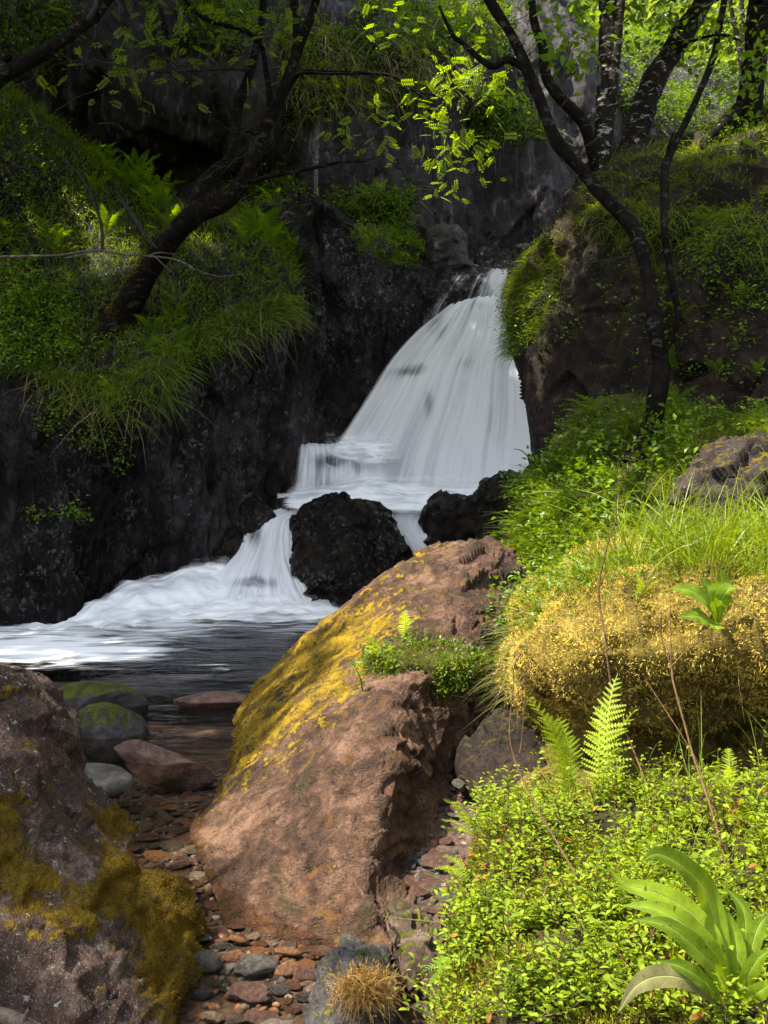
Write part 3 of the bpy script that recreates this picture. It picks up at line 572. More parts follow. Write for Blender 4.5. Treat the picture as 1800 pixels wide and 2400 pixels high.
# ------------------------------------------------------------ rocks in and round the falls
rockdisp = lambda a, sc, sd: (lambda G, N, s, t: a * fbm(G * sc + sd, 3) + 1.5 * a * facet(G * sc * 1.5 + sd) + .5 * a * facet(G * sc * 4 + sd) + .25 * a * fbm(G * sc * 5 + sd, 3, ridged=True))
MB_ = loft_rock('boulder', [(1165,770,790,14.6,.05),(1170,735,835,14.6,.3),(1185,712,880,14.55,.5),(1215,698,912,14.5,.62),(1260,690,940,14.45,.72),(1310,688,960,14.4,.76),(1360,700,970,14.4,.76),(1410,735,970,14.4,.7),(1450,770,965,14.4,.6),(1500,790,960,14.4,.5)],
  150, 200, M['wetboulder'], rockdisp(.08, 1.3, 3), 2.4, label='big dark wet boulder splitting the foot of the waterfall', cat='boulder')
loft_rock('boulder', [(1108,1180,1190,13.4,.05),(1114,1150,1215,13.4,.25),(1130,1130,1230,13.3,.4),(1170,1118,1300,13.2,.6),(1230,1115,1340,13.1,.7),(1300,1110,1380,13,.8),(1380,1100,1400,13,.8)],
  80, 100, M['wetboulder'], rockdisp(.07, 1.5, 7), 2.3, label='dark mossy rock at the right foot of the waterfall below the grass', cat='boulder')
loft_rock('boulder', [(1162,1060,1075,13.9,.05),(1166,1030,1110,13.9,.25),(1178,1000,1135,13.85,.4),(1200,985,1150,13.8,.5),(1240,990,1160,13.8,.5),(1290,1015,1170,13.8,.5),(1350,1030,1180,13.8,.5)],
  80, 100, M['wetboulder'], rockdisp(.06, 1.6, 9), 2.3, label='low black rock right of the narrow chute behind the slab', cat='boulder')
loft_rock('boulder', [(625,1070,1085,18.6,.05),(632,1045,1115,18.55,.3),(650,1010,1150,18.5,.5),(690,985,1168,18.4,.6),(740,970,1180,18.3,.7),(800,960,1190,18.2,.7)],
  90, 110, M['wetboulder'], rockdisp(.04, 1.2, 13), 2.3, label='black rock veiled by thin water at the lip of the waterfall', cat='boulder')
loft_rock('boulder', [(530,1035,1050,19.0,.05),(537,1015,1070,19,.3),(555,1002,1086,18.9,.42),(580,996,1095,18.9,.5),(615,995,1100,18.9,.5),(660,1000,1110,18.9,.5)],
  80, 100, M['mossrock'], rockdisp(.06, 1.6, 15), 2.5, label='squat boulder capped with moss at the top of the falls', cat='boulder')
rock('boulder', P(1228, 588, 19.6), (.28, .25, .16), 17, M['mossrock'], 'small dark rock in the upper stream above the waterfall', 'boulder', 4)
loft_rock('boulder', [(1152,575,590,15.4,.05),(1160,555,610,15.4,.25),(1180,540,626,15.3,.4),(1220,528,632,15.3,.5),(1280,520,640,15.2,.5),(1340,520,640,15.2,.5)],
  70, 90, M['wetboulder'], rockdisp(.06, 1.5, 19), 2.3, label='black rock against the left wall beside the lower cascade', cat='boulder')
loft_rock('boulder', [(1166,660,670,15.8,.05),(1172,635,690,15.7,.2),(1190,622,702,15.6,.3),(1230,618,705,15.5,.35)],
  50, 70, M['wetboulder'], rockdisp(.04, 1.8, 23), 2.3, label='small black rock at the head of the lower cascade', cat='boulder')
rock('rock', P(785, 1090, 16.5), (.50, .35, .34), 29, M['wetboulder'], 'dark rock under the short curtain of water left of the main fall', 'rock', 5)
rock('rock', P(605, 1215, 14.95), (.36, .3, .42), 31, M['wetboulder'], 'dark rock beneath the left edge of the lower cascade', 'rock', 5)
rock('rock', P(590, 1400, 14.6), (.42, .34, .42), 37, M['wetboulder'], 'dark rock under the water threads at the cascade foot', 'rock', 5)
# stream rocks
M['redstone'] = rock_mat('red_stone', (.04, .02, .014), (.12, .06, .043), (.25, .15, .11), (.25, .55), 5, bump=1.0, bd=.02, spec=.5)
M['greystone'] = rock_mat('grey_stone', (.04, .036, .034), (.105, .095, .085), (.24, .22, .19), (.3, .6), 5, bump=1.0, bd=.02, rust=(.09, .06, .035))
M['palestone'] = rock_mat('pale_stone', (.10, .085, .07), (.24, .20, .17), (.42, .36, .31), (.35, .6), 6, bump=1.0, bd=.015)
M['mossblock'] = rock_mat('moss_edged_rock', (.03, .02, .016), (.085, .055, .042), (.18, .125, .10), (.4, .7), 5, moss=-.55, mossc=((.03, .035, .004), (.13, .13, .012)), bump=1.0, bd=.02)
rock('rock', P(215, 1655, 7.3), (.44, .3, .20), 41, M['mossrock'], 'low dark mossy rock at the pool edge behind the green one', sub=5)
rock('rock', P(245, 1735, 6.5), (.32, .26, .27), 43, M['mossrock'], 'green mossy rock with a bare grey side in the stream', sub=5)
rock('rock', P(385, 1795, 5.75), (.36, .17, .13), 47, M['redstone'], 'long smooth reddish rock lying in the stream beside the green mossy one', sub=5, rot=(0, R(14), R(-12)))
rock('rock', P(500, 1642, 7.6), (.34, .2, .07), 53, M['redstone'], 'flat red stone breaking the water at the far side of the stream', sub=4)
rock('rock', P(205, 1835, 5.1), (.26, .2, .1), 54, M['greystone'], 'flat dull stone under the water beside the boulder', sub=4)
loft_rock('rock', [(1690,1190,1205,4.75,.03),(1700,1150,1260,4.7,.2),(1730,1110,1300,4.65,.3),(1775,1085,1320,4.6,.36),(1830,1090,1330,4.5,.38),(1890,1130,1330,4.45,.38),(1960,1150,1330,4.4,.38)],
  110, 140, M['darkangular'], rockdisp(.03, 2.2, 27), 3.0, label='dark angular rock under the hummock overhang at the gully', cat='rock')
loft_rock('rock', [(2135,925,960,3.2,.03),(2142,905,985,3.18,.09),(2165,905,1000,3.12,.13),(2210,925,1030,3.05,.16),(2260,955,1050,3.0,.17),(2310,985,1058,2.95,.17),(2380,1000,1060,2.95,.17)],
  90, 110, M['mossblock'], rockdisp(.018, 6, 33), 3.2, label='brown block rock with mossy end between slab and bilberries', cat='rock')
loft_rock('rock', [(2232,830,850,2.98,.03),(2240,800,880,2.97,.09),(2265,765,915,2.95,.16),(2310,738,925,2.9,.2),(2360,722,920,2.87,.22),(2420,715,920,2.85,.22)],
  90, 110, M['greyspot'], rockdisp(.022, 6, 35), 2.8, label='grey rock with green moss spots at the bottom edge under a straw tuft', cat='rock')
loft_rock('rock', [(1045,1735,1750,6.9,.05),(1050,1690,1790,6.85,.25),(1065,1655,1840,6.8,.36),(1100,1630,1880,6.75,.44),(1150,1618,1900,6.7,.5),(1220,1610,1900,6.7,.5),(1300,1600,1900,6.7,.5)],
  100, 130, M['lboulder2'], rockdisp(.06, 2.5, 39), 2.6, label='rounded brown boulder with a pale lichen spot on the grassy slope', cat='boulder')
# flowing water
def gapf(*spots):                                   # where rock shows through: (u, v, ru, rv, amount)
    def f(G, N, s, t):
        u, v = UV(G); r = 0 * u
        for a in spots: r = r + a[4] * np.exp(-(((u - a[0]) / a[2]) ** 2 + ((v - a[1]) / a[3]) ** 2))
        return r
    return f
wd = lambda a, k: (lambda G, N, s, t: a * fbm(np.stack([t * k, s * 2.2, 0 * t], -1), 4))
def water(name, ctrl, nr, nc, m, a, k, label, gaps=(), cat='waterfall'):
    return sheet(name, ctrl, nr, nc, wd(a, k), M[m], {'gap': gapf(*gaps)}, None, label, cat)
water('waterfall', [
 [(1070,704,18.1),(1110,698,18.1),(1160,695,18.1),(1210,698,18.1),(1290,705,18.1)],
 [(1032,728,17.5),(1090,708,17.35),(1145,703,17.35),(1200,707,17.6),(1290,715,17.6)],
 [(966,775,17.25),(1050,775,17.0),(1130,775,17.05),(1205,780,17.05),(1300,800,17.2)],
 [(900,845,17.1),(1000,855,16.85),(1100,862,16.7),(1195,868,16.7),(1310,880,17)],
 [(848,925,16.9),(960,940,16.55),(1080,950,16.4),(1195,955,16.4),(1320,970,16.7)],
 [(776,1034,16.6),(910,1040,16.25),(1050,1050,16.1),(1190,1055,16.1),(1320,1070,16.4)],
 [(740,1090,16.3),(880,1125,15.9),(1030,1140,15.8),(1180,1140,15.8),(1310,1150,16.1)],
 [(715,1140,16.1),(870,1190,15.6),(1000,1205,15.5),(1160,1200,15.5),(1290,1200,15.8)]], 220, 240, 'veil', .07, 26, 'broad white main curtain of the waterfall',
 [(965,872,46,15,.52),(990,855,30,12,.3),(1030,775,34,48,.40),(1005,945,16,50,.42),(1125,715,30,22,.4),(1090,850,40,26,.28),(1180,800,18,40,.35),(900,880,26,60,.2),(870,1000,30,50,.2),(1080,1040,16,60,.25),(1150,980,14,80,.25)])
water('waterfall', [
 [(696,1036,16.9),(740,1038,16.9),(800,1036,16.8),(930,1040,16.6)],
 [(692,1050,16.3),(740,1046,16.05),(805,1053,16.0),(940,1060,16.05)],
 [(684,1100,16.1),(738,1108,15.8),(805,1105,15.72),(945,1110,15.9)],
 [(670,1180,15.9),(732,1190,15.6),(805,1190,15.6),(950,1190,15.7)]], 110, 150, 'veil3', .05, 18, 'short side curtain of water over a dark ledge left of main fall',
 [(782,1080,58,24,.58),(778,1138,36,36,.46),(700,1120,14,40,.2),(838,1100,20,26,.4)])
water('waterfall', [
 [(1090,602,19.6),(1130,602,19.6),(1170,602,19.6),(1225,604,19.6)],
 [(1085,612,19.2),(1130,612,19.2),(1170,612,19.2),(1225,614,19.2)],
 [(1040,650,17.95),(1090,650,17.85),(1140,650,17.85),(1215,650,17.9)],
 [(985,730,17.75),(1050,715,17.65),(1120,705,17.65),(1205,705,17.65)],
 [(950,800,17.7),(1030,760,17.6),(1120,725,17.6),(1200,725,17.6)]], 110, 150, 'veil2', .05, 14, 'thin veil of water over the black rock at the lip',
 [(1060,680,50,32,.22),(1000,720,30,40,.12),(1185,690,22,45,-.9),(1165,655,14,20,-.7),(1195,625,22,20,.3)])
water('cascade', [
 [(840,1150,15.9),(920,1165,15.7),(1000,1172,15.6),(1090,1160,15.7)],
 [(850,1185,15.45),(915,1190,15.35),(965,1192,15.3),(1020,1185,15.4)],
 [(880,1215,15.1),(920,1220,15.05),(950,1222,15.0),(985,1222,15.0)],
 [(915,1255,14.8),(945,1258,14.7),(975,1260,14.7),(1008,1258,14.7)],
 [(945,1310,14.6),(970,1312,14.5),(1000,1312,14.5),(1028,1310,14.5)],
 [(960,1400,14.4),(985,1400,14.3),(1015,1400,14.3),(1045,1400,14.3)]], 100, 110, 'veil4', .05, 8, 'narrow chute of white water right of the dark wet boulder', [(985,1235,14,30,.25)], 'cascade')
water('cascade', [
 [(640,1150,16.0),(690,1150,15.9),(740,1155,15.8),(850,1165,15.8)],
 [(640,1185,15.5),(680,1190,15.4),(715,1195,15.35),(760,1200,15.4)],
 [(585,1215,15.0),(630,1215,14.8),(670,1220,14.75),(715,1225,14.8)],
 [(550,1290,14.6),(605,1290,14.45),(660,1295,14.4),(710,1300,14.45)],
 [(500,1340,14.3),(580,1350,14.1),(670,1350,14.05),(760,1370,14.15)],
 [(440,1410,14.0),(560,1420,13.7),(690,1420,13.7),(830,1430,13.9)],
 [(400,1470,13.6),(560,1460,13.45),(700,1460,13.45),(860,1455,13.6)]], 170, 190, 'veil4', .06, 20, 'white cascade fanning out into the pool below the dark boulder',
 [(600,1250,26,45,.55),(590,1366,66,16,.52),(585,1405,72,34,.42),(540,1410,25,25,.2)], 'cascade')
foamc = lambda G, N, s, t: 1.02 * sm(0, .26, s + .10 * fbm(np.stack([t * 9, s * 2, 0 * t], -1), 3)) * sm(1.0, .5, s) * sm(0, .05, t) * sm(1, .85, t)
sheet('foam', [
 [(-300,1520,12.1),(0,1475,12.6),(130,1460,13.0),(210,1395,13.6),(330,1345,14.1),(470,1300,14.6),(560,1300,14.8),(680,1330,14.7),(830,1400,14.5)],
 [(-300,1535,11.4),(0,1490,12.1),(130,1470,12.6),(220,1425,13.1),(340,1375,13.7),(480,1345,14.1),(570,1370,14.1),(690,1410,13.9),(850,1430,13.9)],
 [(-300,1560,10.8),(0,1515,11.4),(140,1490,12.1),(240,1455,12.7),(360,1420,13.2),(490,1420,13.6),(580,1435,13.5),(700,1435,13.4),(860,1440,13.5)],
 [(-300,1610,10.0),(0,1560,10.6),(150,1535,11.3),(270,1490,12.1),(390,1460,12.8),(500,1450,13.2),(590,1452,13.1),(700,1452,13.1),(850,1450,13.2)],
 [(-300,1690,9.1),(0,1620,9.7),(160,1590,10.3),(300,1540,11.2),(410,1490,12.2),(500,1470,12.7),(590,1468,12.7),(700,1468,12.7),(830,1465,12.8)],
 ], 130, 260, lambda G, N, s, t: .22 * fbm(G * np.array([.9, 1.5, 1]) + 3, 3) + .06 * fbm(G * 3, 3), M['foam'], {'foam': foamc}, 'stuff')
sheet('foam', [
 [(660,1105,16.0),(760,1110,15.9),(880,1085,15.9),(1000,1090,15.75),(1120,1100,15.7),(1200,1110,15.7)],
 [(655,1150,15.5),(760,1140,15.55),(880,1130,15.5),(1000,1140,15.4),(1110,1145,15.4),(1190,1140,15.4)],
 [(650,1180,15.2),(760,1175,15.2),(880,1172,15.1),(990,1178,15.05),(1080,1170,15.1),(1170,1165,15.1)],
 [(650,1205,14.95),(760,1195,15.0),(880,1205,14.9),(985,1212,14.9),(1050,1190,15.0),(1150,1185,15.0)]], 60, 130, lambda G, N, s, t: .10 * fbm(G * 1.4 + 5, 3), M['foam'],
 {'foam': lambda G, N, s, t: 1.0 * sm(0, .7, s) * sm(1.0, .75, s) * sm(0, .08, t) * sm(1, .85, t)}, 'stuff')
sheet('foam', [
 [(380,1395,14.3),(500,1370,14.2),(620,1365,14.0),(720,1370,14.1),(820,1395,14.2)],
 [(360,1425,13.7),(490,1420,13.5),(620,1418,13.4),(730,1420,13.5),(850,1425,13.7)],
 [(350,1450,13.2),(490,1448,13.1),(620,1446,13.05),(730,1448,13.1),(870,1445,13.3)],
 [(340,1475,12.7),(490,1470,12.7),(620,1468,12.7),(730,1468,12.7),(880,1462,12.8)]], 60, 130, lambda G, N, s, t: .10 * fbm(G * 1.6 + 9, 3), M['foam'],
 {'foam': lambda G, N, s, t: .95 * sm(0.05, .5, s) * sm(1.0, .62, s) * sm(0, .1, t) * sm(1, .85, t)}, 'stuff')
sheet('foam', [
 [(760,985,16.35),(820,990,16.1),(880,1000,16.0),(960,1010,15.95)],
 [(740,1025,16.0),(810,1030,15.8),(880,1035,15.75),(970,1040,15.75)],
 [(735,1055,15.9),(810,1065,15.65),(890,1070,15.6),(980,1075,15.65)],
 [(745,1100,15.8),(820,1105,15.55),(900,1110,15.5),(990,1110,15.55)]], 50, 70, lambda G, N, s, t: .05 * fbm(G * 1.8 + 15, 3), M['foam'],
 {'foam': lambda G, N, s, t: .80 * sm(0, .5, s) * sm(1.0, .6, s) * sm(0, .4, t) * sm(1, .6, t)}, 'stuff')
# trickle down the back cliff
water('trickle', [[(742,160,19.9),(752,160,19.9)],[(745,260,19.6),(753,260,19.6)],[(738,340,19.4),(748,340,19.4)],[(735,430,19.3),(746,430,19.3)],[(730,520,18.9),(760,520,18.9)]], 60, 8, 'veil2', .02, 3, 'thin trickle running down the back cliff', [(745,300,40,200,.1)], 'trickle')
# ------------------------------------------------------------ plants: leaf shapes and scatterers
M['grass'] = leaf_mat('grass_blades', (.03, .055, .005), (.18, .25, .014), .45, .45, (.30, .24, .10))
M['grass2'] = leaf_mat('shade_grass_blades', (.03, .06, .006), (.155, .225, .018), .4, .5, (.20, .15, .06))
M['fern'] = leaf_mat('fern_green', (.04, .08, .007), (.16, .27, .02), .45, .5)
M['fernlit'] = leaf_mat('sunlit_fern_green', (.14, .21, .010), (.34, .43, .02), .5, .5)  # brighter copy of the fern green, with sunlight put into the colour
M['bil'] = leaf_mat('bilberry_green', (.03, .065, .005), (.25, .34, .018), .45, .55, (.30, .13, .02), gloss=.18)
M['herb'] = leaf_mat('herb_green', (.035, .08, .008), (.155, .255, .02), .4, .42)
M['moss'] = leaf_mat('moss_shoots', (.07, .05, .008), (.74, .58, .13), .3, .8, gloss=.1)
M['gmoss'] = leaf_mat('green_moss_shoots', (.035, .04, .005), (.20, .19, .014), .25, .8, gloss=.1)
M['ymoss'] = leaf_mat('golden_moss_shoots', (.10, .06, .004), (.48, .31, .012), .25, .8, gloss=.1)
M['bmoss'] = leaf_mat('brown_moss_shoots', (.04, .025, .002), (.20, .13, .007), .2, .85, gloss=.1)
M['tuft'] = leaf_mat('straw_moss', (.08, .045, .012), (.30, .19, .06), .3, .8, gloss=.1)
M['straw'] = leaf_mat('straw', (.12, .085, .035), (.36, .28, .14), .3, .7, gloss=.15)
M['rowan'] = leaf_mat('rowan_leaf_green', (.05, .10, .008), (.24, .36, .016), .58, .45)
M['birch'] = leaf_mat('birch_leaf_green', (.03, .07, .008), (.13, .22, .018), .5, .4)
M['dock'] = leaf_mat('broad_leaf_green', (.06, .115, .008), (.22, .31, .018), .45, .55, gloss=.12, veins=True)
M['hill'] = leaf_mat('hillside_leaf_green', (.05, .09, .012), (.20, .27, .04), .4, .5)
M['stem'] = bark_mat('brown_stem', (.05, .028, .014), (.15, .09, .05)); M['gstem'] = bark_mat('green_stem', (.05, .075, .012), (.13, .16, .03))
M['bark'] = bark_mat('dark_bark', (.002, .0016, .0012), (.013, .010, .0075), .14, (.04, .034, .005), .10)
M['bark2'] = bark_mat('birch_bark', (.005, .004, .0034), (.026, .021, .017), .05, (.05, .05, .008), .8)
M['twig'] = bark_mat('grey_twig', (.012, .010, .009), (.06, .05, .045)); M['dead'] = bark_mat('dead_wood', (.04, .03, .024), (.15, .12, .10), 0, pale=.5)

def frame_from(d, roll=None):
    """matrices with local y along d"""
    d = unit(np.asarray(d, float)); n = len(d)
    ref = np.tile([0., 0, 1], (n, 1)) + 1e-3 * RNG.normal(size=(n, 3)); x = unit(np.cross(d, ref)); z = np.cross(x, d)
    if roll is not None:
        c, s = np.cos(roll)[:, None], np.sin(roll)[:, None]; x, z = x * c + z * s, z * c - x * s
    return np.stack([x, d, z], -1)
def rdir(n, rng=RNG): return unit(rng.normal(size=(n, 3)))
def grass(soup, p, n, L, W, lean=.5, bend=.45, segs=3, nmix=.5, bias=(0, 0, 0), tint=(0, .9)):
    k = len(p)
    if not k: return
    L = RNG.uniform(*L, k); W = RNG.uniform(*W, k)
    d = unit(n * nmix + np.array([0, 0, 1.]) + lean * RNG.normal(size=(k, 3)) + np.array(bias))
    h = unit(RNG.normal(size=(k, 3)) * [1, 1, .1] + np.array(bias) * 1.5 + d * [.8, .8, 0]); wv = unit(np.cross(d, h)) ; wv = unit(wv + .5 * RNG.normal(size=(k, 3)))
    b = bend * RNG.uniform(.3, 1.3, k)
    t = np.linspace(0, 1, segs + 1)
    c = p[:, None] + d[:, None] * (L[:, None] * t)[..., None] + h[:, None] * ((L * b)[:, None] * t ** 2)[..., None] - np.array([0, 0, 1.]) * ((L * b)[:, None] * .75 * t ** 2.4)[..., None]
    ww = W[:, None] * np.array([.8, 1, .75, .5, .3][:segs] + [.06]) if segs < 5 else W[:, None] * np.interp(t, [0, .3, .8, 1], [.7, 1, .5, .05])
    v = np.stack([c - wv[:, None] * ww[..., None] / 2, c + wv[:, None] * ww[..., None] / 2], 2)
    f = np.array([[2 * i, 2 * i + 1, 2 * i + 3, 2 * i + 2] for i in range(segs)])
    f = (f[None] + (np.arange(k) * 2 * (segs + 1))[:, None, None]).reshape(-1, 4)
    ti = np.clip(tint[0] + (min(tint[1], .92) - tint[0]) * (.5 + .8 * fbm(p * 1.7, 2) + .25 * RNG.normal(size=k)), 0, .92); dry = RNG.random(k) < .06; ti[dry] = RNG.uniform(.93, 1, dry.sum())
    soup.add(v.reshape(-1, 3), f, np.repeat(ti, 2 * (segs + 1)))
def frond(hi, seed, npin=20, wid=.25):
    """one fern frond, length 1 along y, arching"""
    g = np.random.default_rng(seed); V = []; F = []
    arc = lambda t: np.array([.05 * math.sin(2.6 * t + seed * 2), t * (1 - .12 * t), .42 * t - .52 * t * t])
    ts = np.linspace(0, 1, 9)
    for a, b in zip(ts[:-1], ts[1:]):
        A, B = arc(a), arc(b); r1, r2 = .009 * (1 - a * .8), .009 * (1 - b * .8); k = len(V)
        V += [A + [-r1, 0, 0], A + [r1, 0, 0], B + [r2, 0, 0], B + [-r2, 0, 0]]; F += [[k, k + 1, k + 2, k + 3]]
    for i in range(npin):
        t = .10 + .88 * (i / npin) ** .95
        l = wid * min(1, (t + .02) * 3.0) * (1 - t) ** .72 * g.uniform(.74, 1.1) + .008
        for sgn in (-1, 1):
            b = arc(t) + np.array([0, .008 * sgn, 0]); d = unit(np.array([sgn, .32 + .25 * t + g.normal() * .12, -.10 + g.normal() * .18])); up = np.array([0, .25, 1.]); s = unit(np.cross(d, up)); w = min(.019, l * .16)
            if not hi:
                k = len(V); m = b + d * l * .38; V += [b, m + s * w, b + d * l + [0, 0, -.10 * l], m - s * w]; F += [[k, k + 1, k + 2, k + 3]]
            else:
                nl = 7
                for q in range(nl):
                    x = (q + .3) / nl; hw = w * 1.25 * (1 - x) ** .7 + .003
                    c = b + d * l * x + np.array([0, 0, -.12 * l * x * x]); st = l / nl * .55; k = len(V)
                    tipf = d * st * .9
                    V += [c - d * st, c + s * hw + tipf, c + d * st * 1.1, c - s * hw + tipf]; F += [[k, k + 1, k + 2, k + 3]]
    return np.array(V), np.array(F)
def ovalleaf(l=1., w=.5, fold=.12, n=4):
    V = []; F = []
    for i in range(n + 1):
        t = i / n; h = w / 2 * math.sin(math.pi * min(.97, t * .93 + .05)) ** .8; z = .16 * t - .22 * t * t
        V += [(-h, t * l, (z + fold * h / w * 2 * .5) * l), (0, t * l, z * l), (h, t * l, (z + fold * h / w) * l)]
    for i in range(n):
        a = 3 * i; F += [[a, a + 1, a + 4, a + 3], [a + 1, a + 2, a + 5, a + 4]]
    return np.array(V), np.array(F)
def compound(pairs=6):
    V = []; F = []
    for i in range(pairs + 1):
        t = .25 + .72 * i / pairs
        for s in ((-1, 1) if i < pairs else (0,)):
            b = np.array([0, t, .1 * t - .2 * t * t]); d = unit(np.array([s * 1., .45 if s else 1, -.12])); l = .27 * (1 - .25 * abs(t - .6)); sd = unit(np.cross(d, [0, 0, 1.])); k = len(V)
            V += [b, b + d * l * .45 + sd * .05 + [0, 0, .02], b + d * l, b + d * l * .45 - sd * .05 + [0, 0, .02]]; F += [[k, k + 1, k + 2, k + 3]]
    k = len(V); V += [(-.008, 0, 0), (.008, 0, 0), (.004, .97, -.09), (-.004, .97, -.09)]; F += [[k, k + 1, k + 2, k + 3]]
    return np.array(V), np.array(F)
CMP = compound(); OV3 = ovalleaf(1, .62, .2, 2); OV = ovalleaf(1, .52, .22, 4)
def leaves(soup, tpl, p, d, size, tint, roll=None):
    k = len(p)
    if not k: return
    Mx = frame_from(d, RNG.normal(size=k) * .7 if roll is None else roll) * RNG.uniform(*size, k)[:, None, None]
    stamp(soup, tpl[0], tpl[1], Mx, p, RNG.uniform(*tint, k))
def stuff(name, soup, m, label=None, smooth=False):
    return tag(link(name, soup.mesh(name, m, smooth)), label, None, None, 'stuff')
KITE = (np.array([(0, 0, 0), (.09, .5, .05), (0, 1, -.14), (-.09, .5, .05)]), np.array([[0, 1, 2, 3]]))
def mossy(soup, p, n, size, tint, lean=.7):
    k = len(p)
    if not k: return
    d = unit(n + lean * RNG.normal(size=(k, 3)) + [0, 0, .25]); t = np.clip(tint[0] + (tint[1] - tint[0]) * (.55 + .9 * fbm(p * 5, 3) + .22 * RNG.normal(size=k)), 0, .95)
    Mx = frame_from(d, RNG.uniform(0, 6.3, k)) * RNG.uniform(*size, k)[:, None, None]; stamp(soup, KITE[0], KITE[1], Mx, p, t)

# ferns: one plant = fronds round a crown
FR = {}
def frondmesh(kind, m):
    if (kind, m) not in FR:
        FR[kind, m] = [mesh('frond', *frond(kind == 'hi', i, 17 if kind == 'hi' else 24, .25), M[m], {'tint': np.full(len(frond(kind == 'hi', i, 17 if kind == 'hi' else 24, .25)[0]), .35 + .2 * i)}) for i in range(3)]
    return FR[kind, m]
for key in ():
    pass
def fern(p, size, nf, label, m='fern', kind='lo', group=None, az0=None, spread=6.28, tilt=(25, 60), cat='fern', lean=None):
    e = empty('fern', tuple(p), label, cat, group)
    fm = frondmesh(kind, m)
    for i in range(nf):
        az = (az0 if az0 is not None else 0) + spread * ((i + random.uniform(-.3, .3)) / nf - (.5 if az0 is not None else 0))
        tl = R(random.uniform(*tilt)); s = size * random.uniform(.75, 1.1)
        o = link('frond', fm[i % 3], e); o.rotation_mode = 'XYZ'
        o.rotation_euler = (tl, random.uniform(-.15, .15), az); o.scale = (s, s, s)
    return e
# ------------------------------------------------------------ trees
def px(r, Y): return r * Y / FPX
def limb(parent, name, path, rpx, m, sides=10, wob=.25, base=None, sub=5):
    w = np.array([P(*q) for q in path]); r = [px(a, path[min(int(i / max(len(rpx) - 1, 1) * (len(path) - 1)), len(path) - 1)][2]) for i, a in enumerate(rpx)]
    # gentle crookedness
    v, f = tube(w, r, sides, wob, random.random() * 50, sub)
    o = link(name, mesh(name, v - np.array(base), f, M[m]), parent); return w
LIT = []          # places kept sunlit by holes cut in the crowns along the sun rays: (point, radius)
class Foliage:
    def __init__(s): s.s = Soup()
def spray(soup, pts, n, rad, size, tint, tpl=CMP, droop=.3, flat=.5):
    """leaves gathered along a twig line (world points)"""
    pts = np.asarray(pts, float); i = RNG.integers(0, len(pts) - 1, n); f = RNG.random(n)[:, None]
    p = pts[i] * (1 - f) + pts[i + 1] * f + RNG.normal(size=(n, 3)) * rad
    d = unit(RNG.normal(size=(n, 3)) * [1, 1, flat] + [0, 0, -droop]); leaves(soup, tpl, p, d, size, tint)
def twigs(parent, name, starts, base, m, n=10, L=(.3, .9), r=.006, droop=0.0):
    s = Soup()
    for k in range(n):
        a = starts[RNG.integers(0, len(starts))]; d = unit(RNG.normal(size=3) * [1, .7, .8] + [0, 0, .2 - droop]); l = RNG.uniform(*L); q = [a]
        for j in range(4): d = unit(d + .35 * RNG.normal(size=3) - [0, 0, droop * .3]); q.append(q[-1] + d * l / 4)
        v, f = tube(q, [r, r * .35], 5, 0, 0, 3); s.add(v - np.array(base), f)
        for j in (1, 2, 3):
            d2 = unit(d + RNG.normal(size=3) * .9); v, f = tube([q[j], q[j] + d2 * l * .16, q[j] + d2 * l * .3 + RNG.normal(size=3) * .03], [r * .5, r * .2], 4, 0, 0, 2); s.add(v - np.array(base), f)
    link(name, s.mesh(name, M[m], True), parent)['kind'] = 'stuff'
def along(w, a=0.3): k = int(len(w) * a); w = np.asarray(w); return catmull(w[k:], 20, 0) if len(w) - k > 1 else w
def sun_clear(p, pts):
    keep = np.ones(len(p), bool); s = np.array(SUN_DIR)
    for c, r in pts:
        q = p - np.array(c); t = q @ s; dist = np.linalg.norm(q - t[:, None] * s, axis=1); keep &= ~((t > .8) & (dist < r * (1 + .25 * np.sin(p[:, 0] * 3) * np.cos(p[:, 1] * 2.3))))
    return keep
def crown_pts(n, c, rad, clump=.5, nc=170):
    cc = rdir(nc) * RNG.random((nc, 1)) ** .35 * np.array(rad) + np.array(c)
    return cc[RNG.integers(0, nc, n)] + RNG.normal(size=(n, 3)) * clump * np.array([1, 1, .6])
def outframe(p, margin=60):
    u, v = UV(p); return (p[:, 1] < .5) | (u < -margin) | (u > 1800 + margin) | (v < -margin)
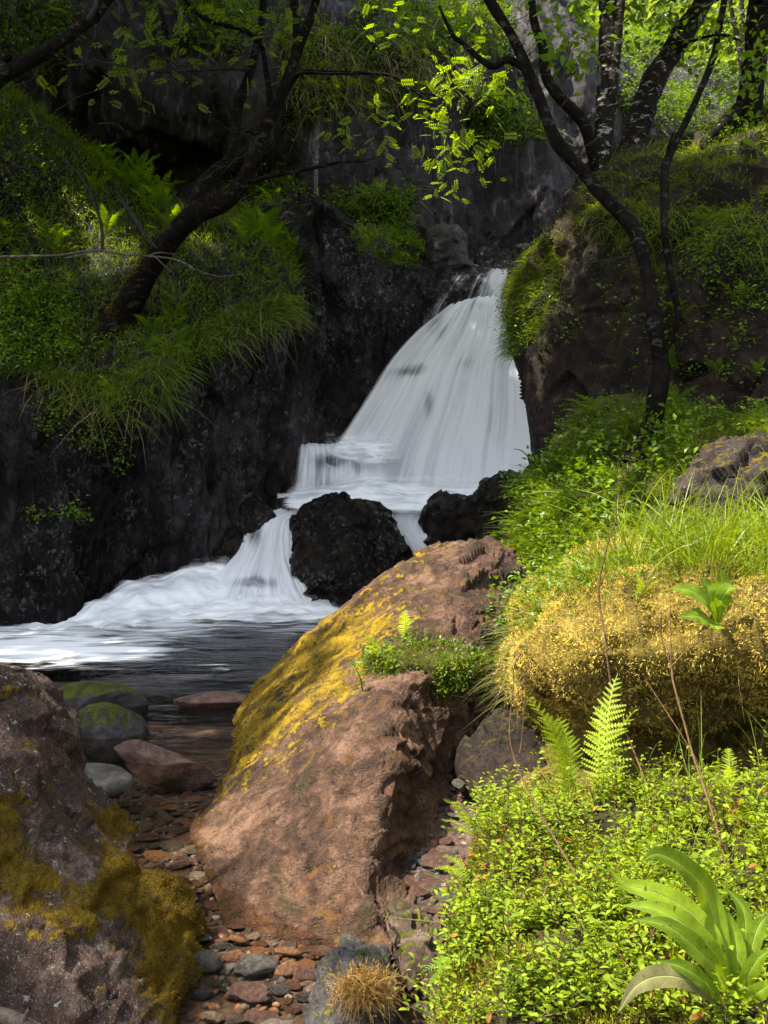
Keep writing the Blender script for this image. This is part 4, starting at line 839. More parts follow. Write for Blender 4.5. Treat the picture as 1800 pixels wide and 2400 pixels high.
LIT += [(P(110, 330, 15.6), .7), (P(200, 420, 15.9), .35), (P(470, 570, 15.9), .45), (P(1130, 190, 11.6), .55), (P(1050, 290, 11.6), .55), (P(1010, 380, 11.6), .5), (P(1080, 330, 11.6), .5), (P(1225, 650, 13.5), .55), (P(1255, 530, 13.8), .5), (P(1740, 340, 12.8), .9),
  (P(1340, 1010, 10.6), .30), (P(1420, 1130, 9.1), .28), (P(1290, 1200, 9.5), .22), (P(1640, 1180, 7.8), .5), (P(1500, 1290, 7.2), .35), (P(1550, 300, 20), 2.0), (P(1560, 60, 26), 3), (P(1450, 30, 30), 2), (P(1120, 60, 14), .8),
  (P(1150, 1340, 6.9), .75), (P(900, 1550, 5.6), .62), (P(800, 1700, 4.7), .42), (P(1000, 1450, 6.1), .8), (P(850, 1600, 5.4), .66), (P(770, 1590, 5.7), .30), (P(740, 1670, 5.1), .52), (P(660, 1740, 4.9), .42), (P(650, 1800, 4.6), .42), (P(560, 1850, 4.7), .30), (P(480, 1960, 4.4), .40), (P(520, 2060, 3.9), .25), (P(950, 1700, 4.4), .55), (P(850, 1950, 3.7), .5), (P(750, 1850, 4.3), .5), (P(700, 2010, 3.9), .35), (P(600, 2210, 3.3), .25),
  (P(1400, 1450, 3.7), 1.1), (P(1400, 2000, 2.4), 1.2), (P(1700, 1500, 3.5), 1.2), (P(1700, 1250, 4.7), 1.2), (P(1500, 2300, 1.8), 1.2), (P(1100, 2200, 2.4), .6), (P(1050, 2380, 2.1), .4), (P(430, 2180, 2.8), .10), (P(360, 2030, 3), .10), (P(160, 2220, 2.5), .13)]

WIDE = (np.array([(0, 0, 0), (.32, .45, .05), (0, 1, -.10), (-.32, .45, .05)]), np.array([[0, 1, 2, 3]]))
SHADE = []        # crowns of every tree, above and outside the picture
def crown(parent, base, c, rad, n, m, size=(.28, .44), tpl=WIDE, tint=(0, .8), soup=None):
    s = soup or Soup(); p = crown_pts(n, c, rad); k = outframe(p) & sun_clear(p, LIT); p = p[k]
    d = unit(RNG.normal(size=(len(p), 3)) * [1, 1, .45]); n0 = sum(len(x) for x in s.v); leaves(s, tpl, p - np.array(base), d, size, tint)
    if soup is None: link('crown', s.mesh('crown', M[m]), parent)
    return s
# leaning tree on the left ledge
SHL = ground_at(LEFT, 285, 770)[1] - 13.25
base = P(270, 790, 13.4 + SHL)
T = empty('tree', base, 'leaning forked tree with mossy foot on the left ledge', 'tree')
base_left = base
tr = limb(T, 'trunk', [(215, 880, 13.6 + SHL), (258, 805, 13.4 + SHL), (292, 735, 13.35 + SHL * .9), (345, 640, 13.3 + SHL * .6), (405, 555, 13.3 + SHL * .3), (462, 500, 13.3), (510, 470, 13.3)], [70, 50, 37, 29, 25, 24, 20], 'bark', 22, .45, base, 9)
A_ = limb(T, 'branch', [(478, 495, 13.3), (530, 470, 13.2), (578, 412, 13.1), (608, 325, 13.0), (651, 244, 12.9), (705, 98, 12.8), (735, 20, 12.8), (780, -150, 12.6), (800, -400, 12.6)], [23, 22, 20, 16, 14, 11, 10, 8, 4], 'bark', 10, .25, base)
B_ = limb(T, 'branch', [(440, 520, 13.3), (462, 470, 13.4), (488, 418, 13.5), (543, 369, 13.6), (556, 260, 13.7), (591, 152, 13.8), (618, 0, 13.9), (600, -250, 14)], [20, 20, 17, 15, 12, 10, 9, 5], 'bark', 10, .25, base)
C_ = limb(T, 'branch', [(628, 290, 13.0), (632, 230, 13), (624, 170, 12.9), (612, 108, 12.9), (570, 70, 12.7), (505, 54, 12.5), (450, 22, 12.4), (400, -60, 12.4)], [9, 8, 7, 6, 6, 5, 5, 3], 'bark', 8, .2, base)
D_ = limb(T, 'branch', [(690, 140, 12.8), (697, 80, 13), (690, 0, 13.2), (680, -160, 13.4)], [10, 11, 10, 7], 'bark', 8, .2, base)
E_ = limb(T, 'branch', [(662, 230, 12.9), (700, 173, 12.6), (760, 170, 12.3), (814, 171, 12.0), (880, 172, 11.8), (930, 182, 11.7), (975, 215, 11.6), (1020, 250, 11.6)], [8, 6, 6, 5, 4, 4, 3, 2], 'bark', 8, .2, base)
E2 = limb(T, 'branch', [(975, 213, 11.6), (1020, 222, 11.6), (1060, 203, 11.6), (1110, 195, 11.6), (1160, 180, 11.6)], [2.6, 2.4, 2, 1.6, 1], 'bark', 6, .2, base)
F_ = limb(T, 'branch', [(585, 425, 13.1), (640, 412, 12.7), (700, 401, 12.4), (760, 388, 12.2), (803, 380, 12.1), (850, 378, 12), (890, 366, 12)], [6, 5, 4.5, 4, 3, 2.4, 1.4], 'bark', 7, .2, base)
G_ = limb(T, 'branch', [(590, 165, 13.8), (545, 160, 13.5), (500, 162, 13.2), (440, 165, 12.9), (380, 168, 12.6), (304, 157, 12.3), (217, 141, 12)], [5, 5, 4.5, 4, 3.4, 2.6, 1.4], 'twig', 7, .2, base)
H_ = limb(T, 'branch', [(612, 400, 13.1), (600, 320, 12.9), (560, 300, 12.8), (535, 240, 12.7), (540, 190, 12.7)], [4, 3.6, 3, 2.6, 1.6], 'bark', 7, .2, base)
allb = np.concatenate([along(x) for x in (A_[:6], B_[:7], C_, E_, F_, G_, E2)])
twigs(T, 'twigs', allb, base, 'twig', 85, (.4, 1.3), .007, .1)
twigs(T, 'twigs', np.concatenate([along(x, .2) for x in (E_, E2, F_)]), base, 'bark', 60, (.2, .55), .004, .25)
s = Soup(); b3 = np.array(base)
def vis(path, n, rad, size, tint, tpl=CMP, droop=.3): spray(s, np.array([P(*q) for q in path]) - b3, n, rad, size, tint, tpl, droop)
vis([(1000, 225, 11.6), (1060, 190, 11.6), (1110, 165, 11.6), (1150, 120, 11.6), (1200, 200, 11.6)], 46, .12, (.17, .26), (.5, .9))
vis([(1060, 205, 11.6), (1120, 200, 11.6), (1190, 195, 11.6), (1220, 215, 11.6)], 40, .12, (.17, .26), (.5, .9))
vis([(975, 220, 11.6), (1000, 270, 11.6), (1040, 310, 11.6), (1090, 330, 11.6), (1140, 355, 11.6)], 60, .13, (.15, .25), (.5, .9))
vis([(990, 330, 11.6), (1040, 360, 11.6), (1100, 410, 11.6), (1130, 420, 11.6)], 22, .10, (.13, .2), (.5, .9))
vis([(1010, 400, 11.6), (1040, 440, 11.6), (1070, 455, 11.6)], 14, .09, (.12, .18), (.5, .9))
vis([(880, 190, 11.8), (900, 270, 11.8), (820, 300, 12), (790, 330, 12)], 30, .14, (.13, .22), (.3, .8))
vis([(900, 300, 11.9), (940, 350, 11.9), (880, 345, 11.9)], 14, .10, (.13, .2), (.4, .9))
vis([(220, 90, 12.2), (330, 60, 12.4), (400, 110, 12.5), (350, 150, 12.5), (260, 70, 12.3)], 60, .28, (.16, .28), (.1, .7))
vis([(300, 20, 12.3), (420, 0, 12.4), (520, 20, 12.6), (640, 30, 12.8), (740, 20, 12.9)], 70, .30, (.16, .28), (.2, .8))
vis([(120, 150, 12), (200, 190, 12.2), (260, 180, 12.3), (300, 225, 12.3)], 22, .22, (.16, .26), (.1, .6))
vis([(460, 120, 12.9), (540, 130, 13), (620, 90, 13), (720, 60, 13)], 36, .28, (.14, .25), (.1, .7))
vis([(720, 210, 12.8), (780, 200, 12.6), (850, 230, 12.4)], 22, .2, (.14, .22), (.1, .6))
vis([(860, 10, 13), (950, 30, 13.2), (1060, 60, 13.4), (1130, 20, 13.6)], 60, .28, (.16, .26), (.2, .8))
link('foliage', s.mesh('foliage', M['rowan']), T)
crown(T, base, (-3.2, 14.4, 11.8), (3.8, 2.6, 1.4), 2600, 'rowan')
w3 = catmull(np.array([P(*q) for q in [(258, 805, 13.4 + SHL), (292, 735, 13.35 + SHL * .9), (345, 640, 13.3 + SHL * .6), (405, 555, 13.3 + SHL * .3), (462, 500, 13.3), (510, 470, 13.3)]]), 60, 0); g = Soup()
i = RNG.integers(0, 60, 6000); i = np.where(RNG.random(6000) < .6, i // 2, i); rr = np.interp(i, [0, 12, 25, 60], [px(50, 14), px(38, 13.9), px(29, 13.6), px(20, 13.3)]); a = RNG.uniform(0, 6.28, 6000); nn_ = np.stack([np.cos(a), np.sin(a) * .8, np.abs(np.sin(a * 1.0 + 1)) * .6], -1); nn_ = unit(nn_)
q = w3[i] + nn_ * rr[:, None] * .96; k = fbm(q * 3, 3) + .35 * (nn_[:, 2] - .3) - i * .004 > -.05; mossy(g, q[k] - np.array(base_left), nn_[k], (.03, .07), (0, .8)); link('moss', g.mesh('moss', M['bmoss']), T)['kind'] = 'stuff'
# leaning trunk in the top left corner
base = P(-160, 300, 11.5)
T = empty('tree', base, 'thin leaning trunk crossing the top left corner', 'tree')
w_ = limb(T, 'trunk', [(-170, 310, 11.5), (-60, 240, 11.4), (0, 178, 11.3), (55, 150, 11.3), (120, 112, 11.2), (180, 70, 11.2), (225, 35, 11.2), (290, -60, 11.2), (360, -220, 11.2), (380, -400, 11.2)], [22, 22, 20, 18, 15, 13, 12, 10, 7, 4], 'bark', 10, .3, base)
limb(T, 'branch', [(195, 62, 11.2), (222, 20, 11.1), (228, -30, 11.1), (240, -120, 11)], [7, 6, 5, 4], 'twig', 8, .2, base)
limb(T, 'stub', [(-8, 175, 11.3), (5, 145, 11.25), (18, 132, 11.2), (28, 134, 11.2)], [13, 12, 10, 6], 'bark', 8, .3, base)
twigs(T, 'twigs', along(w_), base, 'twig', 16, (.3, .9), .006, .1)
crown(T, base, (-6.0, 11.4, 10.8), (3.2, 2.6, 2.0), 3200, 'rowan')
# trees on top of the right rock
base = tuple(ground_at(MIDR, 1492, 1060))
SH = base[1] + .05 - 9.0
T = empty('tree', base, 'slender dark tree rising from the grassy right bank and leaning left', 'tree')
a1 = limb(T, 'trunk', [(1482, 1095, 8.95 + SH), (1502, 1050, 9.0 + SH), (1530, 985, 9.1 + SH * .8), (1545, 900, 9.2 + SH * .6), (1548, 850, 9.25 + SH * .5), (1530, 735, 9.4), (1512, 624, 9.6), (1486, 537, 9.8), (1421, 467, 9.9), (1361, 396, 10), (1301, 325, 10), (1258, 217, 10), (1204, 92, 10), (1147, 0, 10), (1090, -120, 10), (1020, -330, 10.1)],
     [38, 28, 23, 20, 19, 16, 15, 16, 15, 14, 14, 13, 12, 11, 9, 5], 'bark', 18, .4, base, 8)
limb(T, 'branch', [(1262, 212, 10), (1235, 165, 10.1), (1190, 140, 10.2), (1150, 155, 10.2), (1085, 102, 10.3), (1060, 80, 10.3), (1030, 16, 10.4)], [9, 10, 9, 8, 6, 5, 3], 'bark', 8, .25, base)
limb(T, 'root', [(1500, 1050, 9.0 + SH), (1470, 1075, 8.95 + SH), (1430, 1110, 9.0 + SH)], [18, 12, 5], 'bark', 8, .3, base)
limb(T, 'root', [(1510, 1045, 9.0 + SH), (1545, 1075, 8.95 + SH), (1575, 1110, 9.0 + SH)], [16, 12, 5], 'bark', 8, .3, base)
twigs(T, 'twigs', along(a1[6:]), base, 'twig', 18, (.3, .9), .006)
s = Soup(); b3 = np.array(base)
vis([(1240, 10, 10), (1300, 60, 10.2), (1350, 110, 10.4), (1400, 40, 10.4)], 60, .25, (.10, .16), (.3, .9), OV3)
vis([(1290, 90, 10.2), (1340, 130, 10.2), (1310, 20, 10.2)], 40, .22, (.10, .16), (.3, .9), OV3)
link('foliage', s.mesh('foliage', M['birch']), T)
crown(T, base, (-.6, 9.6, 10.6), (2.6, 2.2, 1.2), 1500, 'birch')
base = P(1400, 520, 12.6)
T = empty('tree', base, 'twin stemmed birch standing at the left edge of the mossy rock top', 'tree')
b1 = limb(T, 'trunk', [(1402, 560, 12.5), (1405, 480, 12.6), (1407, 420, 12.7), (1410, 325, 12.8), (1418, 220, 12.9), (1425, 100, 13), (1427, 0, 13.1), (1430, -160, 13.2), (1440, -350, 13.3)], [16, 17, 18, 19, 20, 22, 24, 17, 8], 'bark2', 12, .25, base)
b2 = limb(T, 'trunk', [(1412, 400, 12.7), (1426, 320, 12.8), (1436, 200, 12.8), (1445, 110, 12.9), (1455, 0, 13), (1480, -200, 13.2)], [10, 11, 12, 12, 11, 7], 'bark2', 10, .25, base)
b4 = limb(T, 'branch', [(1398, 400, 12.7), (1385, 345, 12.6), (1366, 285, 12.6), (1312, 228, 12.6), (1280, 178, 12.6), (1272, 110, 12.6), (1250, 40, 12.7), (1245, -60, 12.8)], [13, 13, 13, 13, 12, 11, 10, 7], 'bark', 10, .25, base)
limb(T, 'root', [(1400, 540, 12.4), (1395, 600, 12.1), (1400, 680, 11.7), (1410, 760, 11.5)], [14, 9, 6, 3], 'bark', 8, .3, base)
limb(T, 'root', [(1405, 540, 12.4), (1430, 600, 12.0), (1440, 650, 11.7)], [12, 8, 4], 'bark', 8, .3, base)
twigs(T, 'twigs', np.concatenate([along(b1), along(b2)]), base, 'twig', 26, (.3, 1.0), .006)
s = Soup(); b3 = np.array(base)
vis([(1300, 60, 13), (1380, 20, 13), (1450, 60, 13.2), (1500, 20, 13.4)], 90, .3, (.10, .16), (.3, .9), OV3)
vis([(1280, 180, 13), (1330, 150, 13), (1380, 200, 13)], 36, .2, (.10, .16), (.2, .8), OV3)
link('foliage', s.mesh('foliage', M['birch']), T)
crown(T, base, (3.0, 13.5, 11.8), (3, 2.4, 1.6), 1600, 'birch')
base = P(1478, 352, 14.6)
T = empty('tree', base, 'thick birch trunk leaning right over the mossy rock top', 'tree')
d1 = limb(T, 'trunk', [(1470, 375, 14.5), (1482, 340, 14.6), (1513, 235, 14.8), (1551, 160, 15), (1600, 81, 15.2), (1650, 0, 15.4), (1700, -110, 15.6), (1760, -300, 15.8)], [34, 30, 28, 27, 26, 25, 20, 10], 'bark2', 18, .4, base, 8)
limb(T, 'branch', [(1550, 165, 15), (1600, 110, 14.9), (1640, 90, 14.8), (1700, 82, 14.8), (1740, 100, 14.8)], [6, 5, 4, 3.5, 2], 'bark', 7, .2, base)
twigs(T, 'twigs', along(d1), base, 'twig', 16, (.4, 1.0), .006)
s = Soup(); b3 = np.array(base)
vis([(1500, 120, 15), (1560, 60, 15), (1640, 60, 15), (1600, 140, 15)], 110, .32, (.09, .15), (.3, .9), OV3)
vis([(1490, 30, 15.5), (1560, 10, 15.5), (1690, 100, 15), (1650, 160, 15)], 90, .3, (.09, .15), (.3, .9), OV3)
link('foliage', s.mesh('foliage', M['birch']), T)
crown(T, base, (6.0, 15.6, 13.0), (3, 2.6, 1.8), 1500, 'birch')
base = P(1590, 790, 9.9)
T = empty('tree', base, 'thin crooked stem against the red-brown rock face on the right', 'tree')
e1 = limb(T, 'trunk', [(1572, 800, 9.95), (1590, 740, 9.95), (1573, 651, 10.1), (1557, 532, 10.3), (1559, 450, 10.6), (1559, 390, 11.0), (1578, 347, 11.2), (1627, 244, 11.3), (1670, 141, 11.3), (1687, 54, 11.3), (1698, 0, 11.3), (1720, -140, 11.3)], [5, 7, 8, 9, 10, 11, 8, 8, 8, 8, 8, 5], 'bark', 9, .3, base)
limb(T, 'stub', [(1562, 395, 11.0), (1568, 350, 10.95), (1577, 312, 10.9)], [8, 5, 3], 'bark', 7, .3, base)
twigs(T, 'twigs', along(e1, .6), base, 'twig', 8, (.3, .7), .005)
s = Soup(); b3 = np.array(base)
vis([(1650, 190, 11.2), (1690, 90, 11.2), (1700, 20, 11.2)], 34, .22, (.08, .13), (.3, .9), OV3)
link('foliage', s.mesh('foliage', M['birch']), T)
base = P(1755, 300, 13.6)
T = empty('tree', base, 'thick dark trunk at the right edge with leafy twigs hanging in front', 'tree')
f1 = limb(T, 'trunk', [(1752, 340, 13.9), (1752, 270, 13.8), (1762, 200, 13.7), (1772, 120, 13.7), (1780, 0, 13.7), (1790, -200, 13.8), (1800, -420, 14)], [30, 34, 28, 26, 27, 22, 12], 'bark', 14, .25, base)
limb(T, 'root', [(1745, 245, 13.8), (1705, 280, 13.5), (1670, 315, 13.1), (1640, 350, 12.8)], [20, 15, 11, 6], 'bark', 8, .3, base)
twigs(T, 'twigs', along(f1), base, 'twig', 10, (.4, 1.1), .006, .3)
s = Soup(); b3 = np.array(base)
vis([(1800, 110, 9.5), (1770, 160, 9.5), (1740, 200, 9.5), (1790, 240, 9.5)], 90, .18, (.07, .11), (.1, .7), OV3)
vis([(1810, 60, 9.5), (1780, 130, 9.5), (1730, 250, 9.5), (1800, 280, 9.5)], 60, .16, (.07, .11), (.1, .7), OV3)
limb(T, 'branch', [(1900, 20, 10.5), (1840, 90, 9.8), (1780, 150, 9.5), (1735, 215, 9.5)], [5, 4, 3, 1.5], 'twig', 7, .2, base)
limb(T, 'branch', [(1772, 10, 13.7), (1830, -60, 12.5), (1900, 20, 10.5)], [9, 8, 5], 'bark', 7, .2, base)
link('foliage', s.mesh('foliage', M['birch']), T)
crown(T, base, (7.5, 14, 12.5), (3, 2.6, 2), 1500, 'birch')
for k, (x0, x1, x2, y, lab) in enumerate(((1735, 1722, 1712, 20, 'thin stem left of the thick dark trunk at the top right'), (1742, 1742, 1738, 21.5, 'thinnest stem in the gap just beside the thick dark trunk'))):
    base = P(x0, 260, y); T = empty('tree', base, lab, 'tree')
    limb(T, 'trunk', [(x0, 290, y), (x0 + 3, 150, y), (x1, 60, y), (x2, 0, y), (x2 - 10, -200, y)], [7, 7, 6, 5, 4], 'bark2', 8, .25, base)
    s = Soup(); b3 = np.array(base); vis([(x0, 120, y), (x1, 40, y), (x2 - 30, 0, y)], 60, .4, (.09, .14), (.4, .9), OV3); link('foliage', s.mesh('foliage', M['birch']), T)
# the wooded valley side left of the picture, with unseen trees added to shade the gorge
yy = np.linspace(-6, 30, 9); rows = [[(x, y, z + .4 * math.sin(y * .6 + x)) for y in yy] for x, z in ((-5.9, -.9), (-7.2, .8), (-9, 2.6), (-12, 5), (-16, 8.5), (-24, 14))]
sheet('valley_side', rows, 60, 90, dsp(.3, .5, .2, .8), M['soil'], world=True)
rows = [[(x, y, z + .4 * math.sin(y * .6 + x)) for y in yy[:5]] for x, z in ((2.6, -.9), (3.6, .6), (5.5, 1.6), (9, 3.5), (14, 6), (24, 11))]
for k, (bx, by, bz, ht, cx, cy, cr, n) in enumerate(((-10, 16, 3.4, 14.6, -7.5, 15.2, (4.8, 4.0, 1.6), 6500), (-12.6, 10.5, 5.4, 12.2, -12.2, 9.8, (4.6, 4.0, 1.6), 6000), (-8.6, 11, 2.3, 15.7, -5.9, 10.4, (4.0, 3.8, 1.5), 5200),
        (-9, 20, 2.6, 16, -4.6, 19.6, (4.6, 3.6, 1.6), 5600), (-13.2, 2.6, 6, 11.5, -13.0, 2.4, (2.7, 3.6, 1.5), 3600), (-14, 15.5, 6.8, 10.8, -13.4, 15.2, (4.0, 4.0, 1.6), 4600), (-16, -3, 8, 10, -15.5, -2.4, (3.4, 3, 1.6), 3000))):
    base = (bx, by, bz); T = empty('tree', base, 'added unseen shade tree on the valley side beyond the left edge of the picture', 'tree', 'added shade trees on the valley side')
    v, f = tube([(0, 0, -.4), (.15, 0, 2), (.1, .2, 5), ((cx - bx) * .4, (cy - by) * .4, ht - 2.4), (cx - bx, cy - by, ht)], [.26, .22, .17, .12, .05], 9, .25, k); link('trunk', mesh('trunk', v, f, M['bark']), T)
    for j in range(5):
        a = j * 1.26; v, f = tube([(.15, .1, ht - 4.2), ((cx - bx) * .5 + math.cos(a) * 1.2, (cy - by) * .5 + math.sin(a) * 1.2, ht - 2), (cx - bx + math.cos(a) * 2.6, cy - by + math.sin(a) * 2.6, ht - .6)], [.08, .06, .02], 7, .2, j); link('branch', mesh('branch', v, f, M['bark']), T)
    crown(T, base, (cx, cy, bz + ht), cr, int(n * .6), 'rowan', (.36, .52))

# the right-hand valley side out of view, with unseen trees added to cut the sky fill
sheet('valley_side', [[(x, y, z + .4 * math.sin(y * .6 + x)) for y in (-6, -2, 2, 5, 8)] for x, z in ((2.9, -.9), (3.9, .6), (5.8, 1.6), (9, 3.5), (14, 6), (24, 11))], 40, 40, dsp(.25, .5, .15, .8), M['soil'], world=True)
for k, (bx, by, bz, ht, cx, cy, cr, n) in enumerate(((7.5, 2.0, 2.4, 9.5, 5.6, 2.6, (3.6, 3.6, 1.8), 3800), (8.5, 7.0, 3.0, 10, 7.0, 7.0, (3.2, 3.2, 1.8), 3200), (6.5, -2.6, 1.8, 9, 5.2, -2.4, (3.4, 2.8, 1.8), 3200))):
    base = (bx, by, bz); T = empty('tree', base, 'added unseen tree blocking sky light on the valley side beyond the right edge of the picture', 'tree', 'added shade trees on the right valley side')
    v, f = tube([(0, 0, -.4), (.15, 0, 2), (.1, .2, 5), ((cx - bx) * .5, (cy - by) * .5, ht - 1.5), (cx - bx, cy - by, ht)], [.22, .19, .15, .10, .05], 9, .25, k); link('trunk', mesh('trunk', v, f, M['bark']), T)
    for j in range(5):
        a = j * 1.26; v, f = tube([(.15, .1, ht - 4), ((cx - bx) * .5 + math.cos(a) * 1.2, (cy - by) * .5 + math.sin(a) * 1.2, ht - 2), (cx - bx + math.cos(a) * 2.4, cy - by + math.sin(a) * 2.4, ht - .6)], [.07, .05, .02], 7, .2, j); link('branch', mesh('branch', v, f, M['bark']), T)
    crown(T, base, (cx, cy, bz + ht), cr, n, 'rowan', (.32, .46))
# ------------------------------------------------------------ ground cover and plants
Zp = np.array([0, 0, 1.])
LEDGE = [(-60, 180), (60, 170), (140, 240), (260, 390), (380, 480), (470, 490), (560, 490), (640, 540), (705, 640), (700, 725), (600, 760), (500, 790), (420, 830), (335, 970), (200, 930), (100, 890), (-60, 900)]
g = Soup()
p, n = scatter(LEFT, 15000, LEDGE, .12); grass(g, p, n, (.10, .34), (.007, .014), .6, .5, 2, .8, (.1, -.15, -.1))
p, n = scatter(LEFT, 2600, [(420, 790), (500, 740), (690, 690), (705, 740), (600, 790), (500, 830), (430, 860), (340, 1000), (190, 950), (100, 900), (100, 860), (300, 900)], -.5); grass(g, p, n, (.2, .5), (.008, .014), .4, .9, 3, .5, (.1, -.4, -.5))
p, n = scatter(BEDR, 1500, [(560, 560), (640, 520), (700, 560), (700, 720), (560, 760)], -.3); grass(g, p, n, (.15, .35), (.008, .014), .5, .7, 2, .5, (0, -.3, -.2))
p, n = scatter(BEDR, 1600, [(820, 540), (930, 540), (995, 580), (980, 640), (900, 620), (830, 600)], -.3); grass(g, p, n, (.15, .4), (.008, .014), .5, .7, 2, .5, (0, -.3, -.2))
stuff('grass', g, M['grass2'], 'short grass on the shaded left ledge')
g = Soup()
for poly, k in (([(60, 870), (340, 940), (330, 1010), (200, 960), (60, 920)], 120), ([(480, 740), (600, 720), (700, 700), (700, 780), (500, 800)], 110), ([(0, 620), (60, 640), (30, 720), (0, 740)], 60)):
    p, n = scatter(LEFT, k, poly); grass(g, p, n, (.2, .5), (.008, .014), .4, 1.1, 3, .3, (0, -.5, -.8))
stuff('dry_grass', g, M['straw'], 'dry straw hanging from the left ledge')
# herbs with small leaves
h = Soup()
def herbs(S, cnt, poly, size=(.03, .06), ht=(.02, .25), up=-.6, tint=(0, .9), per=7, sp=.06):
    p, n = scatter(S, cnt, poly, up)
    if not len(p): return
    q = np.repeat(p + n * RNG.uniform(*ht, len(p))[:, None], per, 0) + RNG.normal(size=(len(p) * per, 3)) * sp
    leaves(h, OV3, q, unit(RNG.normal(size=q.shape) * [1, 1, .5] + np.repeat(n, per, 0) * .5 + [0, -.3, 0]), size, tint)
herbs(LEFT, 700, LEDGE); herbs(LEFT, 420, [(-20, 620), (180, 700), (200, 860), (-20, 880)], (.04, .08), (.05, .4))
herbs(LEFT, 130, [(90, 930), (330, 1000), (300, 1100), (180, 1060), (60, 1000)], (.03, .06), (.02, .12)); herbs(LEFT, 36, [(70, 1185), (210, 1190), (200, 1220), (80, 1220)], (.04, .08), (.03, .12)); herbs(LEFT, 130, [(0, 260), (260, 400), (200, 560), (0, 560)])
herbs(BEDR, 120, [(560, 480), (700, 560), (700, 700), (560, 700)], (.03, .07)); herbs(BEDR, 220, [(820, 540), (930, 540), (995, 580), (980, 640), (900, 620), (830, 600)], (.03, .07))
stuff('herbs', h, M['herb'], 'small leafy herbs on the shaded left ledge')
# plants clinging to the back cliff
h = Soup(); g = Soup()
for poly, k, kg in (([(640, 60), (1000, 90), (1000, 260), (760, 250), (680, 330)], 420, 900), ([(0, -20), (200, 0), (140, 180), (0, 180)], 160, 300), ([(840, 0), (1200, 0), (1180, 130), (860, 130)], 420, 900), ([(1100, 200), (1240, 250), (1300, 330), (1120, 330)], 170, 400), ([(1440, 190), (1640, 230), (1600, 330), (1450, 260)], 170, 400), ([(420, 0), (640, 0), (560, 120), (450, 100)], 140, 300),
        ([(540, 430), (700, 420), (740, 520), (560, 520)], 160, 300), ([(760, 470), (960, 450), (960, 560), (800, 560)], 230, 500), ([(1330, 20), (1540, 20), (1640, 140), (1450, 130)], 240, 500), ([(1400, 60), (1820, 160), (1820, 340), (1640, 330), (1500, 220)], 420, 700)):
    herbs(BC, k, poly, (.05, .11), (.02, .3), -1, (0, .8), 8, .12); p, n = scatter(BC, kg, poly); grass(g, p, n, (.25, .7), (.012, .022), .5, 1.0, 2, .4, (0, -.4, -.5), (0, .8))
stuff('cliff_herbs', h, M['herb'], 'leafy plants clinging to the back cliff'); stuff('cliff_grass', g, M['grass2'], 'grass hanging on the back cliff')
g = Soup(); p, n = scatter(BC, 500, [(640, 60), (1000, 90), (1000, 200), (700, 250)]); grass(g, p, n, (.3, .8), (.012, .02), .4, 1.2, 3, .3, (0, -.4, -.9)); stuff('dry_grass', g, M['straw'], 'dry grass hanging on the back cliff')
h = Soup(); p, n = scatter(HILL, 24000); leaves(h, WIDE, p + n * RNG.uniform(.1, 2.4, len(p))[:, None], rdir(len(p)), (.3, .6), (0, .9)); stuff('hillside_foliage', h, M['hill'], 'sunlit foliage on the far hillside')
# right rock: turf on top, tufts along the left edge
TOP = [(1370, 420), (1430, 370), (1600, 355), (1820, 240), (1820, 560), (1680, 540), (1560, 500), (1440, 480), (1380, 520), (1300, 620), (1230, 700), (1190, 760), (1195, 660), (1250, 580), (1330, 520)]
g = Soup()
p, n = scatter(RIGHT, 12000, TOP, -.15, None, lambda c, nn: .15 + sm(-.15, .2, fbm(c * 1.6, 3))); grass(g, p, n, (.04, .15), (.006, .011), .55, .6, 2, .8, (-.1, -.2, -.1))
p, n = scatter(RIGHT, 3000, [(1190, 620), (1290, 560), (1340, 640), (1290, 760), (1200, 850), (1180, 740)], -.8); grass(g, p, n, (.08, .22), (.006, .011), .5, .9, 3, .6, (-.25, -.3, -.4))
p, n = scatter(RIGHT, 1500, [(1380, 480), (1800, 500), (1820, 640), (1700, 600), (1400, 560)], -.8); grass(g, p, n, (.14, .36), (.007, .011), .4, 1.0, 3, .5, (-.05, -.4, -.6))
p, n = scatter(RIGHT, 1500, [(1480, 360), (1820, 240), (1820, 330), (1560, 400)]); grass(g, p, n, (.1, .3), (.008, .013), .5, .7, 2, .8)
stuff('grass', g, M['grass'], 'turf on top of the right rock')
h = Soup(); herbs(RIGHT, 260, [(1180, 700), (1300, 660), (1380, 740), (1300, 830), (1210, 820)], (.025, .05), (.02, .16), -1); herbs(RIGHT, 300, TOP, (.02, .04)); herbs(RIGHT, 240, [(1380, 560), (1800, 600), (1800, 900), (1450, 900)], (.03, .06), (.02, .08), -1, (0, .8), 6, .06); herbs(RIGHT, 160, [(1500, 520), (1820, 560), (1820, 760), (1700, 700)], (.03, .05), (.02, .1), -1); herbs(RIGHT, 150, [(1680, 190), (1820, 150), (1820, 330), (1680, 330)], (.03, .06), (.02, .3), -1)
stuff('herbs', h, M['herb'], 'small leafy plants on the right rock')
g = Soup(); p, n = scatter(RIGHT, 22000, TOP + [], -.1); mossy(g, p, n, (.02, .045), (0, .8)); p, n = scatter(RIGHT, 9000, [(1180, 600), (1380, 480), (1330, 620), (1200, 760)], -1); mossy(g, p, n, (.02, .05), (.3, 1)); stuff('moss', g, M['gmoss'], 'moss on the right rock')
